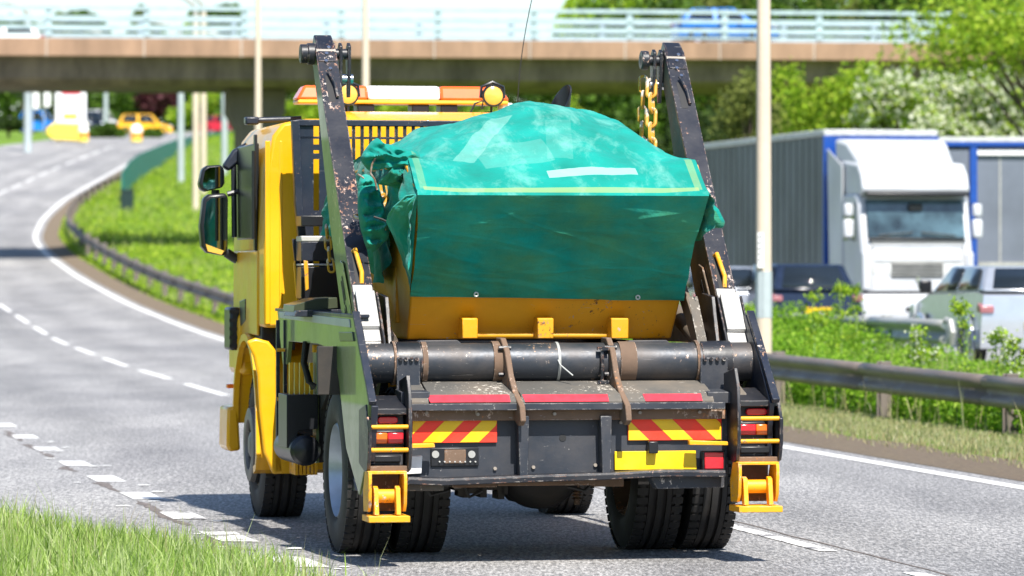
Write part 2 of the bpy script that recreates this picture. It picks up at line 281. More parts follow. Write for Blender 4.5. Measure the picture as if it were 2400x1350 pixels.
# ------------------------------------------------------------------ mesh helpers
class MB:
    def __init__(s): s.v = []; s.f = []; s.smooth = []
    def add(s, vs, fs, M=None):
        o = len(s.v)
        s.v += [tuple(M @ Vector(p)) if M else tuple(p) for p in vs]
        s.f += [tuple(i + o for i in f) for f in fs]; return s
    def box(s, x0, x1, y0, y1, z0, z1, M=None):
        return s.add([(x0, y0, z0), (x1, y0, z0), (x1, y1, z0), (x0, y1, z0), (x0, y0, z1), (x1, y0, z1), (x1, y1, z1), (x0, y1, z1)],
                     [(0, 3, 2, 1), (4, 5, 6, 7), (0, 1, 5, 4), (1, 2, 6, 5), (2, 3, 7, 6), (3, 0, 4, 7)], M)
    def prism(s, pts, a, b, axis='x'):
        """polygon in the two other axes extruded along axis from a to b"""
        n = len(pts)
        f = {'x': lambda p, t: (t, p[0], p[1]), 'y': lambda p, t: (p[0], t, p[1]), 'z': lambda p, t: (p[0], p[1], t)}[axis]
        return s.add([f(p, a) for p in pts] + [f(p, b) for p in pts],
                     [tuple(range(n))[::-1], tuple(range(n, 2 * n))] + [(i, (i + 1) % n, n + (i + 1) % n, n + i) for i in range(n)])
    def cyl(s, p0, p1, r0, r1=None, n=16, caps=True):
        p0 = Vector(p0); p1 = Vector(p1); r1 = r0 if r1 is None else r1
        d = (p1 - p0).normalized(); q = d.to_track_quat('Z', 'Y').to_matrix()
        vs = []
        for p, r in ((p0, r0), (p1, r1)):
            for i in range(n):
                a = 2 * math.pi * i / n; vs.append(p + q @ Vector((r * math.cos(a), r * math.sin(a), 0)))
        fs = [(i, (i + 1) % n, n + (i + 1) % n, n + i) for i in range(n)]
        if caps: fs += [tuple(range(n))[::-1], tuple(range(n, 2 * n))]
        return s.add(vs, fs)
    def tube(s, pts, r, n=8, closed=False):
        pts = [Vector(p) for p in pts]; m = len(pts); vs = []; fs = []; up = None
        for k, p in enumerate(pts):
            a = pts[(k - 1) % m] if (closed or k) else p; b2 = pts[(k + 1) % m] if (closed or k < m - 1) else p
            d = (b2 - a).normalized()
            if up is None: up = Vector((0, 0, 1)) if abs(d.z) < .9 else Vector((1, 0, 0))
            x = d.cross(up).normalized(); up = x.cross(d).normalized()
            rr = r[k] if isinstance(r, (list, tuple)) else r
            for i in range(n):
                t = 2 * math.pi * i / n; vs.append(p + x * rr * math.cos(t) + up * rr * math.sin(t))
        for k in range(m if closed else m - 1):
            for i in range(n):
                k2 = (k + 1) % m; fs.append((k * n + i, k * n + (i + 1) % n, k2 * n + (i + 1) % n, k2 * n + i))
        if not closed: fs += [tuple(range(n))[::-1], tuple(range((m - 1) * n, m * n))]
        return s.add(vs, fs)
    def lathe(s, prof, c=(0, 0, 0), n=40, axis='x'):
        """profile (t along axis, radius) turned about the axis"""
        m = len(prof); vs = []; fs = []
        for i in range(n):
            a = 2 * math.pi * i / n
            for t, r in prof:
                u, v = r * math.cos(a), r * math.sin(a)
                vs.append({'x': (c[0] + t, c[1] + u, c[2] + v), 'y': (c[0] + u, c[1] + t, c[2] + v), 'z': (c[0] + u, c[1] + v, c[2] + t)}[axis])
        for i in range(n):
            j = (i + 1) % n
            for k in range(m - 1): fs.append((i * m + k, j * m + k, j * m + k + 1, i * m + k + 1))
        return s.add(vs, fs)
    def grid(s, P):
        """P[row][col] of points"""
        r, c = len(P), len(P[0])
        return s.add([p for row in P for p in row], [(i * c + j, i * c + j + 1, (i + 1) * c + j + 1, (i + 1) * c + j) for i in range(r - 1) for j in range(c - 1)])
    def build(s, name, mat, parent=None, bev=0, ang=35, flip=True, solid=0):
        me = bpy.data.meshes.new(name); me.from_pydata(s.v, [], s.f)
        bm = bmesh.new(); bm.from_mesh(me)
        if flip: bmesh.ops.recalc_face_normals(bm, faces=bm.faces)
        bm.to_mesh(me); bm.free()
        me.polygons.foreach_set('use_smooth', [True] * len(me.polygons)); me.set_sharp_from_angle(angle=R(ang))
        me.materials.append(MATS[mat] if isinstance(mat, str) else mat)
        o = bpy.data.objects.new(name, me); SC.collection.objects.link(o); o.parent = parent
        if solid: md = o.modifiers.new('solid', 'SOLIDIFY'); md.thickness = solid
        if bev: md = o.modifiers.new('bevel', 'BEVEL'); md.width = bev; md.segments = 2; md.angle_limit = R(40); md.harden_normals = False
        return o
def empty(name, loc=(0, 0, 0), rz=0, parent=None):
    o = bpy.data.objects.new(name, None); SC.collection.objects.link(o); o.location = loc; o.rotation_euler = (0, 0, rz); o.parent = parent; return o
def tag(o, label=None, cat=None, group=None, kind=None):
    for k, v in (('label', label), ('category', cat), ('group', group), ('kind', kind)):
        if v: o[k] = v
    return o
def copy_tree(o, parent=None, mat=None):
    c = o.copy(); SC.collection.objects.link(c); c.parent = parent
    if mat and o.type == 'MESH' and o.data.materials[0].name in mat:
        c.data = o.data.copy(); c.data.materials[0] = MATS[mat[o.data.materials[0].name]]
    for ch in o.children: copy_tree(ch, c, mat)
    return c
def at(px, py, D):
    """world point seen at photograph pixel (px,py) at distance D along the view axis"""
    return Vector(((px - 1200) / FP * D, D, CH + (HZ - py) / FP * D))
def ss(a, b, x): t = min(1, max(0, (x - a) / (b - a))); return t * t * (3 - 2 * t)

# ------------------------------------------------------------------ terrain shape
_E = np.array([(0, 10.4), (15, 7.7), (25, 5.87), (34.7, 4.12), (42.8, 2.67), (60, -.25), (80, -3.45), (100, -6.65), (112, -8.55), (130, -11.6), (150, -15.1), (168, -18.1), (182, -20.2), (198, -21.6), (215, -22.4), (240, -23.2), (260, -23.7), (300, -24.0), (340, -22.5), (400, -15), (500, 5), (900, 110)])
_H = np.array([(0, 0), (80, 0), (100, .09), (112, .27), (130, .71), (150, 1.47), (168, 2.27), (182, 3.03), (198, 4.02), (215, 5.18), (240, 6.6), (260, 7.8), (300, 10.3), (340, 12.2), (400, 14.6), (500, 17.5), (900, 26)])
def smooth_table(T):
    xs = np.arange(0, 900, 1.0); ys = np.interp(xs, T[:, 0], T[:, 1]); k = np.hanning(19); k /= k.sum()
    return xs, np.convolve(np.pad(ys, 9, mode='edge'), k, mode='valid')
EX, EY = smooth_table(_E); HX, HY = smooth_table(_H)
def E(D): return float(np.interp(D, EX, EY))
def Hh(D): return float(np.interp(D, HX, HY))
def verge(D, u):
    z = 0.0
    if u > .4:
        n_ = 1 - ss(78, 115, D)
        z += (.10 - .06 * n_) * ss(.4, 1.6, u) + .28 * ss(.9, 2.6, u) * (1 - n_) + .08 * ss(3.0, 4.2, u) * n_ - 1.1 * ss(2.5, 5.5, u) * ss(215, 260, D) * (1 - ss(335, 352, D)) + (.12 + .13 * n_) * ss(4.4, 5.4, u) * (1 - ss(110, 140, D))
    return z
def gz(x, y):
    return Hh(y) + verge(y, x - E(y))
us = [-160, -90, -50, -30, -20, -14, -12.1, -9, -6, -3, -.5, .25, .45, .8, 1.2, 1.6, 2, 2.4, 2.8, 3.2, 3.8, 4.4, 4.9, 5.4, 6.5, 10, 14, 18, 24, 34, 50, 80, 130, 220]
Ds = [-90, -40, -10] + list(np.arange(4, 130, 3)) + list(np.arange(130, 400, 5)) + list(np.arange(400, 900, 25))
mb = MB(); mb.grid([[(E(d) + u, d, Hh(d) + verge(d, u) - (.06 if -12.1 <= u <= .25 else .0 if u > .3 else .02)) for u in us] for d in Ds])
tag(mb.build('ground', 'turf', flip=False, ang=80), kind='structure')
mb = MB(); mb.grid([[(E(d) + u, d, Hh(d) + .004) for u in (-12, -8, -4, 0, .32)] for d in Ds])
road = tag(mb.build('road', 'asphalt', flip=False, ang=80), kind='structure')
at_ = road.data.attributes.new('lat', 'FLOAT', 'POINT')
for i_, v_ in enumerate(road.data.vertices): at_.data[i_].value = v_.co.x - E(v_.co.y)
mb = MB(); mb.grid([[(E(d) + u, d, Hh(d) + .24 + .13 + .004 + .28 * ss(78, 115, d)) for u in (5.6, 10, 18)] for d in Ds if d < 135])
tag(mb.build('opposite_carriageway', 'asphalt', flip=False, ang=80), kind='structure')
# strip of bare soil between the road edge and the grass
mb = MB(); rows = []
for d in np.arange(20, 330, 1.0):
    j = .18 * noise.noise((0, d * .6, 3)); rows.append([(E(d) + u, d, Hh(d) + verge(d, u) + dz) for u, dz in ((.3, .008), (.6, .035), (.9, .03), (1.15 + j, .012), (1.3 + j, -.03))])
mb.grid(rows); tag(mb.build('soil_strip', 'soil', flip=False, ang=80), kind='structure')

def mark(u0, u1, d0, d1, mat='road_paint', name='lane_dash', step=1.0, uf=None):
    rows = []; n = max(2, int((d1 - d0) / step) + 1)
    for i in range(n):
        d = d0 + (d1 - d0) * i / (n - 1); o = uf(d) if uf else 0
        rows.append([(E(d) + o + u0, d, Hh(d) + .009), (E(d) + o + u1, d, Hh(d) + .009)])
    m = MB(); m.grid(rows); return m.build(name, mat, road, flip=False)
mark(-.10, .07, 20, 330, name='edge_line')
# lane line: offset from edge line measured from photo
def lane_off(d): return float(np.interp(d, [25, 30, 45, 60, 80, 100, 140, 330], [-3.55, -3.55, -3.6, -3.75, -3.85, -3.9, -3.9, -3.9]))
d = 26.9
mark(-.06, .06, 26.9, 29.9, 'road_paint_worn', uf=lane_off); mark(-.06, .06, 23.0, 25.0, 'road_paint_worn', uf=lane_off)
d = 36.0
while d < 300:
    mark(-.07, .07, d, d + 6, uf=lane_off); d += 9.0 if d > 50 else 12
def left_off(d): return float(np.interp(d, [22, 25.7, 28.4, 37.6, 46.8, 60, 400], [-7.0, -7.0, -7.15, -7.3, -7.4, -7.6, -7.8]))
d = 23.2; k = 0
while d < 60:
    ln = .9 + .25 * random.random(); mark(-.11, .13, d, d + ln, 'road_paint_worn' if d < 33 or k % 3 == 1 else 'road_paint', step=.3, uf=left_off)
    d += 2.25 + (d - 23) * .05; k += 1
# tar repair along the worn dashes
m_t = plain('tar_patch', (.13, .11, .10), .85, 0, .7, 18)
def tar_piece(d0, d1):
    m = MB(); rows = []
    for d in np.arange(d0, d1, .12):
        t = (d - d0) / (d1 - d0); c_ = left_off(d) - .10 + .20 * noise.noise((d * .7, 5, 0)); a = (.02 + .11 * abs(noise.noise((d * 2.3, 0, 0))) + .06 * abs(noise.noise((d * 7, 3, 0)))) * math.sin(math.pi * min(1, t + .03)) ** .5
        rows.append([(E(d) + c_ - a, d, .0065), (E(d) + c_ + a * .8, d, .0065)])
    m.grid(rows); return m.build('tar_repair', 'tar_patch', road, flip=False)
d = 23.5
while d < 48:
    L_ = random.uniform(1.0, 3.4); tar_piece(d, d + L_); d += L_ + random.uniform(.3, 1.6)
for k in range(26):
    d = 24 + 22 * random.random(); x = E(d) + left_off(d) + random.uniform(-.3, .3); r = random.uniform(.02, .07)
    mb = MB(); n = 7; mb.add([(x + r * random.uniform(.6, 1.2) * math.cos(2 * math.pi * i / n), d + 1.5 * r * random.uniform(.6, 1.2) * math.sin(2 * math.pi * i / n), .0105) for i in range(n)], [tuple(range(n))]); mb.build('paint_fleck', 'road_paint', road, flip=False)
# narrow cracks following the lane line to the right of the lorry
mb = MB(); rows = []
for d in np.arange(22, 36, .25):
    c_ = lane_off(d) + .16 + .05 * noise.noise((d, 1, 0)); a = .012 + .012 * noise.noise((d * 2, 2, 0)); rows.append([(E(d) + c_ - a, d, .007), (E(d) + c_ + a, d, .007)])
mb.grid(rows); mb.build('crack', 'tar_patch', road, flip=False)

# ------------------------------------------------------------------ foliage meshes
def leaves(name, P, size, mat, parent=None, stuff=False, elong=1.6, up=.0):
    """P (n,3) leaf centres; one rhombus (4 verts, 1 quad) per leaf, random tilt"""
    n = len(P); a = RNG.normal(size=(n, 3)); a[:, 2] += up; a /= np.linalg.norm(a, axis=1)[:, None]
    b = RNG.normal(size=(n, 3)); b -= (a * b).sum(1)[:, None] * a; b /= np.linalg.norm(b, axis=1)[:, None]
    s = (size * RNG.uniform(.6, 1.4, n))[:, None] if np.isscalar(size) else size[:, None]
    V = np.stack([P - a * s * elong / 2, P + b * s / 2, P + a * s * elong / 2, P - b * s / 2], 1).reshape(-1, 3)
    return rawquads(name, V, n, mat, parent, stuff)
def rawquads(name, V, n, mat, parent=None, stuff=False, k=4):
    me = bpy.data.meshes.new(name); me.vertices.add(len(V)); me.vertices.foreach_set('co', V.astype(np.float32).ravel())
    me.loops.add(n * k); me.loops.foreach_set('vertex_index', np.arange(n * k, dtype=np.int32))
    me.polygons.add(n); me.polygons.foreach_set('loop_start', np.arange(0, n * k, k, dtype=np.int32))
    me.polygons.foreach_set('loop_total', np.full(n, k, dtype=np.int32)); me.update(calc_edges=True)
    me.materials.append(MATS[mat]); o = bpy.data.objects.new(name, me); SC.collection.objects.link(o); o.parent = parent
    if stuff: o['kind'] = 'stuff'
    return o
def blades(name, P, h, wd, mat, lean=.35, stuff=True):
    n = len(P); ang = RNG.uniform(0, 2 * math.pi, n); dx = np.cos(ang)[:, None] * wd[:, None] / 2; dy = np.sin(ang)[:, None] * wd[:, None] / 2
    side = np.concatenate([dx, dy, np.zeros((n, 1))], 1)
    la = RNG.uniform(0, 2 * math.pi, n); lm = RNG.uniform(0, lean, n) * h
    l3 = np.stack([np.cos(la) * lm, np.sin(la) * lm, np.zeros(n)], 1); hz = np.stack([np.zeros(n), np.zeros(n), h], 1)
    V = np.stack([P - side, P + side, P + side * .75 + hz * .55 + l3 * .35, P + hz * (1 - .2 * (lm / h)[:, None]) + l3, P - side * .75 + hz * .55 + l3 * .35], 1).reshape(-1, 3)
    b5 = np.arange(n)[:, None] * 5; idx = np.concatenate([b5 + np.array([[0, 1, 2, 4]]), b5 + np.array([[4, 2, 3]])], 1).ravel()
    tot = np.tile(np.array([4, 3]), n); st = np.concatenate([[0], np.cumsum(tot)[:-1]])
    me = bpy.data.meshes.new(name); me.vertices.add(len(V)); me.vertices.foreach_set('co', V.astype(np.float32).ravel())
    me.loops.add(len(idx)); me.loops.foreach_set('vertex_index', idx.astype(np.int32)); me.polygons.add(2 * n)
    me.polygons.foreach_set('loop_start', st.astype(np.int32)); me.polygons.foreach_set('loop_total', tot.astype(np.int32)); me.update(calc_edges=True)
    me.materials.append(MATS[mat]); o = bpy.data.objects.new(name, me); SC.collection.objects.link(o)
    if stuff: o['kind'] = 'stuff'
    return o
def cloud(n, c, r, shell=.55, lump=.35, seed=0):
    """points through an uneven crown volume"""
    v = RNG.normal(size=(n, 3)); v /= np.linalg.norm(v, axis=1)[:, None]
    rad = RNG.uniform(shell ** 3, 1, n) ** (1 / 3)
    f = np.array([1 + lump * 1.6 * noise.noise(Vector((float(q[0]) * 1.9 + seed, float(q[1]) * 1.9, float(q[2]) * 1.9))) for q in v])
    return np.array(c) + v * (rad * f)[:, None] * np.array(r)
def tree(name, base, top_h, crown_r, mat, label, cat='tree', group=None, n=5000, leaf=.12, crown_z=None, clumps=9, trunk_r=.12, extra=None, spread=.55):
    root = empty(name, base); tag(root, label, cat, group)
    rx, ry, rz = crown_r; cz = crown_z if crown_z is not None else top_h - rz
    mb = MB(); mb.tube([(0, 0, 0), (.1 * random.uniform(-1, 1), 0, cz * .6), (0, 0, cz)], [trunk_r, trunk_r * .8, trunk_r * .5], 8)
    cs = []
    for i in range(clumps):
        a = random.uniform(0, 6.28); q = random.uniform(.15, 1) ** .6; e = random.uniform(-.85, .95)
        c = (rx * spread * 1.1 * q * math.cos(a), ry * spread * q * math.sin(a), cz + rz * spread * e); cs.append(c)
        mb.tube([(0, 0, cz * random.uniform(.45, .8)), ((c[0]) * .5, c[1] * .5, (c[2] + cz * .6) / 2), c], [trunk_r * .45, trunk_r * .3, trunk_r * .12], 5)
    mb.build('trunk', 'bark', root)
    P = np.concatenate([cloud(n // clumps, c, (rx * random.uniform(.32, .55), ry * random.uniform(.32, .55), rz * random.uniform(.3, .5)), .3, .5, i * 3.3) for i, c in enumerate(cs)])
    leaves('crown', P, leaf, mat, root)
    if extra:
        k = RNG.choice(len(P), extra[1], replace=False); leaves('blossom', P[k] * np.array([1.03, 1.03, 1]) + np.array([0, -.15, .05]), extra[2], extra[0], root)
    return root

# foreground grass on the left verge nose
poly_x = lambda y: float(np.interp(y, [20, 22, 24.5, 27.3, 29.3, 31], [-.45, -.72, -1.05, -2.05, -3.3, -4.6]))
pts = []
while len(pts) < 42000:
    y = random.uniform(21.5, 31.5); x = random.uniform(-6.5, 0)
    ex = poly_x(y) + .18 * noise.noise((x * 2, y * 2, 0))
    dlt = ex - x
    if dlt > 0 and random.random() < min(1, .12 + dlt * 2.2): pts.append((x, y, .0, min(1, .45 + dlt * 1.2)))
    elif dlt > -.25 and random.random() < .03: pts.append((x, y, 0, .5))
P = np.array(pts); h = RNG.uniform(.09, .25, len(P)) * P[:, 3] + .16 * (RNG.random(len(P)) < .006)
h *= np.array([.85 + .7 * noise.noise((p[0] * 1.3, p[1] * 1.3, 9)) for p in pts])
P[:, 2] = .004
g = blades('verge_grass', P[:, :3], np.abs(h) + .03, RNG.uniform(.004, .010, len(P)), 'blade_green', .65); g['label'] = 'long fresh green grass on the verge in the bottom left corner'; g['category'] = 'grass'
k_ = RNG.choice(len(P), 2600, replace=False); g = blades('dry_stalks', P[k_][:, :3], RNG.uniform(.10, .34, 2600), RNG.uniform(.003, .006, 2600), 'blade_dry', .5); g['label'] = 'straw coloured dry stalks scattered through the bottom left grass'; g['category'] = 'grass'
mb = MB(); mb.grid([[(-9, y, .012), (poly_x(y) - .12 + .1 * noise.noise((y * 2, 0, 0)), y, .012)] for y in np.arange(18, 31.2, .4)])
tag(mb.build('verge_soil', 'turf', flip=False), kind='structure')
# dry grass between soil strip and barrier
pts = []
for _ in range(52000):
    d = 32 + 45 * random.random() ** 1.3; u = random.uniform(.75, 2.85) + .2 * noise.noise((d * .8, 0, 4))
    if u < 1.15 and random.random() < .75: continue
    pts.append((E(d) + u, d, verge(d, u)))
P = np.array(pts); g = blades('dry_verge_grass', P, RNG.uniform(.03, .11, len(P)) * (1 - .45 * np.clip((P[:, 0] - np.interp(P[:, 1], EX, EY) - 1.7), 0, 1)), RNG.uniform(.006, .014, len(P)), 'blade_dry', .7)
g['label'] = 'short dry yellowish grass below the brown crash barrier'; g['category'] = 'grass'
# lush weeds behind the barrier
pts = []; sz = []
for _ in range(330000):
    d = 36 + 62 * random.random() ** 1.15; u = random.uniform(2.95, 5.5)
    tt = ss(50, 66, d); hm = (.36 * (1 - tt) + .74 * tt) * (1 + (.35 + .3 * tt) * noise.noise((d * .8, u * .9, 1))) + (.07 + .09 * tt) * noise.noise((d * 3, u * 3, 2))
    hm *= 1 - .62 * (1 - tt) * ss(3.3, 5.0, u)
    pts.append((E(d) + u, d, verge(d, u) + hm * random.random() ** .45)); sz.append(random.uniform(.016, .042))
g = leaves('weeds', np.array(pts), np.array(sz), 'weed_green', None, True, 1.7, .2); g['label'] = 'dense bright green weeds growing behind the brown crash barrier'; g['category'] = 'weeds'
pts = []; sz = []
for _ in range(30000):
    d = 36 + 55 * random.random(); u = random.uniform(2.9, 3.5); pts.append((E(d) + u, d, verge(d, u) + .38 * random.random() ** .7)); sz.append(random.uniform(.03, .06))
g = leaves('low_weeds', np.array(pts), np.array(sz), 'weed_green', None, True, 1.7); g['label'] = 'low green growth under the crash barrier rail'; g['category'] = 'weeds'
pts = []
for _ in range(9000):
    d = 38 + 52 * random.random(); u = random.uniform(3.0, 5.4); pts.append((E(d) + u, d, verge(d, u)))
P = np.array(pts); tt = np.clip((P[:, 1] - 46) / 18, 0, 1); g = blades('tall_grass', P, (RNG.uniform(.25, .52, len(P)) + .34 * tt * RNG.random(len(P))) * (1 - .45 * (1 - tt) * np.clip((P[:, 0] - np.interp(P[:, 1], EX, EY) - 3.3) / 1.7, 0, 1)), RNG.uniform(.008, .018, len(P)), 'blade_tall', .35)
g['label'] = 'pale seeding grass stems standing among the weeds behind the crash barrier'; g['category'] = 'grass'
pts = []
for _ in range(26000):
    d = 95 + 200 * random.random() ** 1.3; u = 1.2 + 22 * random.random() ** 1.4; x = E(d) + u
    if x < 1.5 and noise.noise((d * .08, u * .3, 6)) > -.15: pts.append((x, d, gz(x, d)))
P = np.array(pts); g = blades('meadow_grass', P, RNG.uniform(.15, .5, len(P)), RNG.uniform(.02, .05, len(P)), 'blade_tall', .5); g['label'] = 'tufts of lighter tall grass across the meadow left of the yellow lorry'; g['category'] = 'grass'
pts = []
for _ in range(2200):
    d = 38 + 50 * random.random(); u = random.uniform(2.6, 5.2); pts.append((E(d) + u, d, verge(d, u)))
P = np.array(pts); g = blades('dead_stems', P, RNG.uniform(.25, .6, len(P)), RNG.uniform(.008, .014, len(P)), 'blade_dry', .6); g['label'] = 'dead straw coloured stems among the green weeds behind the barrier'; g['category'] = 'grass'
# rough meadow inside the bend
pts = []; sz = []
for _ in range(170000):
    d = 92 + 238 * random.random() ** 1.4; u = 1.0 + 27 * random.random() ** 1.4
    hm = .30 * (1 + .9 * noise.noise((d * .13, u * .4, 1)) + .5 * noise.noise((d * .6, u * 1.1, 2)))
    x = E(d) + u
    if x > 1.5: continue
    hm *= ss(.6, 2.6, u) * .8 + .2; pts.append((x, d, gz(x, d) + max(.02, hm) * random.random())); sz.append(random.uniform(.04, .10))
g = leaves('meadow', np.array(pts), np.array(sz), 'leaf_bright', None, True, 1.7, .4); g['label'] = 'rough green meadow inside the bend, left of the yellow lorry'; g['category'] = 'meadow'

# tall single plants sticking up above the weeds
def tall_weed(px, py, D, hh, label, flower=None, grp=None):
    b = at(px, py, D); gz0 = gz(b.x, b.y); top = b.z
    root = empty('tall_weed', (b.x, b.y, gz0)); tag(root, label, 'plant', grp)
    H = top - gz0; mb = MB(); mb.tube([(0, 0, 0), (.03, 0, H * .5), (0, 0, H)], [.012, .009, .004], 5)
    heads = []
    for i in range(5):
        a = random.uniform(0, 6.28); z0 = H * random.uniform(.55, .9); e = (random.uniform(.06, .16) * math.cos(a), .1 * math.sin(a), min(H, z0 + .15)); mb.tube([(0, 0, z0), e], .005, 4); heads.append(e)
    mb.build('stem', 'weed_stem', root)
    P = np.concatenate([RNG.normal(size=(38, 3)) * .035 + np.array(e) for e in heads + [(0, 0, H - .03)]] + [np.stack([RNG.normal(0, .05, 150), RNG.normal(0, .05, 150), RNG.uniform(.2, 1, 150) * H], 1)])
    leaves('leaf_cluster', P, .03, 'leaf_bright', root, True)
    if flower:
        P = np.concatenate([RNG.normal(size=(26, 3)) * .04 + np.array(e) for e in heads]); leaves('flower_head', P, .035, 'blossom', root, True, 1.1)
plain('weed_stem', (.2, .32, .08), .7)
tall_weed(1968, 668, 58, .5, 'tallest bright green weed in front of the dark car')
tall_weed(1904, 690, 57, .5, 'thin green weed stalk nearest the concrete lamp column')
tall_weed(2003, 678, 60, .5, 'weed stalk right beside the lorry bumper')
tall_weed(2262, 712, 50, .5, 'tall green stalk in front of the silver crossover wheel')
tall_weed(2333, 785, 48, .3, 'creamy flowering cow parsley in front of the silver crossover', True)
tall_weed(2165, 772, 50, .3, 'small pale flowered stalk below the end of the grey barrier', True)
tall_weed(2370, 800, 46, .3, 'rightmost creamy flowered cow parsley by the frame edge', True)

# ------------------------------------------------------------------ skip lorry
YAW = R(11); T0 = Vector((.106, 27.08, 0)); FW = Vector((-math.sin(YAW), math.cos(YAW), 0)); RT = Vector((math.cos(YAW), math.sin(YAW), 0))
C0 = Vector((0, 0, CH))
def _ray(px, py): return Vector(((px - 1200) / FP, 1, (HZ - py) / FP))
def Q(px, py, yl):
    """lorry-local (x,z) on the cross plane y=yl"""
    r = _ray(px, py); t = (yl - (C0 - T0).dot(FW)) / r.dot(FW); P = C0 + r * t - T0; return (P.dot(RT), P.z)
def SQ(px, py, xl):
    """lorry-local (y,z) on the side plane x=xl"""
    r = _ray(px, py); t = (xl - (C0 - T0).dot(RT)) / r.dot(RT); P = C0 + r * t - T0; return (P.dot(FW), P.z)
def QP(l, yl): return [Q(a, b, yl) for a, b in l]
def SP(l, xl): return [SQ(a, b, xl) for a, b in l]
lorry = empty('skip_lorry', T0, YAW)
tag(lorry, 'yellow and black skip loader lorry seen from behind on the near lane', 'lorry')
def qbox(name, mat, px0, py0, px1, py1, yl, th=.03, parent=lorry, bev=.004):
    x0, z1 = Q(px0, py0, yl); x1, z0 = Q(px1, py1, yl)
    return MB().box(min(x0, x1), max(x0, x1), yl, yl + th, min(z0, z1), max(z0, z1)).build(name, mat, parent, bev)
def qpoly(name, mat, pts, yl, th=.03, parent=lorry, bev=.004):
    return MB().prism(QP(pts, yl), yl, yl + th, 'y').build(name, mat, parent, bev)
def spoly(name, mat, pts, xl, th=.04, parent=lorry, bev=.004):
    return MB().prism(SP(pts, xl), xl, xl + th, 'x').build(name, mat, parent, bev)

# chassis -------------------------------------------------
mb = MB()
for s in (-1, 1): mb.box(s * .42 - .04, s * .42 + .04, -1.1, 5.0, .78, 1.05)
for y in (-1.0, .9, 2.3, 3.3, 4.6): mb.box(-.38, .38, y, y + .1, .8, 1.02)
mb.build('chassis_frame', 'chassis', lorry, .005)
MB().box(-1.0, 1.0, -.95, 2.9, 1.10, 1.27).build('deck', 'deck_dirt', lorry, .01)
mb = MB()
for s in (-1, 1):
    mb.box(s * .75 - .05, s * .75 + .05, -.8, 2.9, 1.27, 1.31)
mb.build('skip_runner', 'rust_dirt', lorry, .005)

# wheels --------------------------------------------------
TR = .515
def tyre_prof(wd, r=TR, rim=.30):
    h = wd / 2; p = [(-h * .82, rim), (-h * .98, rim + .03), (-h, (r + rim) / 2), (-h * .96, r - .05), (-h * .86, r - .012), (-h * .8, r)]
    g = [-.55, -.2, .2, .55]
    for c in g:
        c *= h; p += [(c - .012, r + .004), (c - .009, r - .014), (c + .009, r - .014), (c + .012, r + .004)]
    return p + [(h * .8, r), (h * .86, r - .012), (h * .96, r - .05), (h, (r + rim) / 2), (h * .98, rim + .03), (h * .82, rim), (-h * .82, rim)]
def wheel(cx, y, wd, side, dual=False, front=False):
    root = empty('wheel', (cx, y, TR), 0, lorry)
    t = MB().lathe(tyre_prof(wd), n=64).build('tyre', 'tyre', root, ang=50)
    # tread blocks: shallow shoulder lugs
    mb = MB(); h = wd / 2
    for i in range(52):
        a = 2 * math.pi * i / 52
        for s in (-1, 1):
            M = Matrix.Rotation(a, 4, 'X') @ Matrix.Translation((s * h * .72, 0, TR + .001)); mb.box(-.034, .034, -.022, .022, -.012, .0022, M)
    mb.build('tread_lugs', 'tyre', root)['kind'] = 'stuff'
    o = side * h
    if front:
        rp = [(o * .8, .30), (o * .9, .285), (o * .55, .27), (o * .5, .19), (o * .95, .17), (o * 1.12, .12), (o * 1.12, 0)]
    elif dual: rp = [(o * .8, .30), (o * .92, .288), (o * .5, .27), (o * .1, .255), (-o * .45, .235), (-o * .5, .17), (-o * .5, 0)]
    else: rp = [(-o * .8, .30), (-o * .92, .288), (-o * .4, .27), (0, .25), (o * .3, .17), (o * .3, 0)]
    MB().lathe(rp, n=48).build('rim', 'rim_steel' if dual else 'hub_grey' if front else 'rust_dirt', root, ang=40, flip=True)
    mb = MB()
    hx = -o * .5 if dual else (o * 1.0 if front else o * .3)
    for i in range(10):
        a = 2 * math.pi * i / 10; mb.cyl((hx, .145 * math.cos(a), .145 * math.sin(a)), (hx + side * .03, .145 * math.cos(a), .145 * math.sin(a)), .016, n=6)
    mb.build('wheel_nuts', 'chrome' if front else 'rim_steel', root)['kind'] = 'stuff'
    MB().lathe([(hx, .1), (hx + side * (.03 if front else .1), .09), (hx + side * (.045 if front else .12), .06), (hx + side * (.045 if front else .12), 0)], n=24).build('hub', 'black_worn' if not front else 'hub_grey', root)
    return root
wheel(-1.085, 0, .31, -1, dual=True); wheel(-.735, 0, .31, -1); wheel(1.085, 0, .31, 1, dual=True); wheel(.735, 0, .31, 1)
fl = wheel(-1.04, 4.0, .32, -1, front=True); wheel(1.04, 4.0, .32, 1, front=True)
# trim ring standing proud of the front wheel
MB().lathe([(-.17, .27), (-.205, .262), (-.215, .23), (-.21, .18), (-.19, .17), (-.14, .18)], n=48).build('trim_ring', 'hub_grey', fl, ang=50)
# rear axle, differential, springs
mb = MB(); mb.cyl((-1.1, 0, TR), (1.1, 0, TR), .085, n=20)
mb.lathe([(-.32, .08), (-.2, .12), (-.13, .2), (0, .23), (.13, .2), (.2, .12), (.32, .08)], (0, 0, TR), 32)
mb.lathe([(-.17, 0), (-.16, .12), (-.10, .19), (0, .22)], (0, 0, TR), 32, 'y'); mb.build('rear_axle', 'chassis', lorry, ang=40)
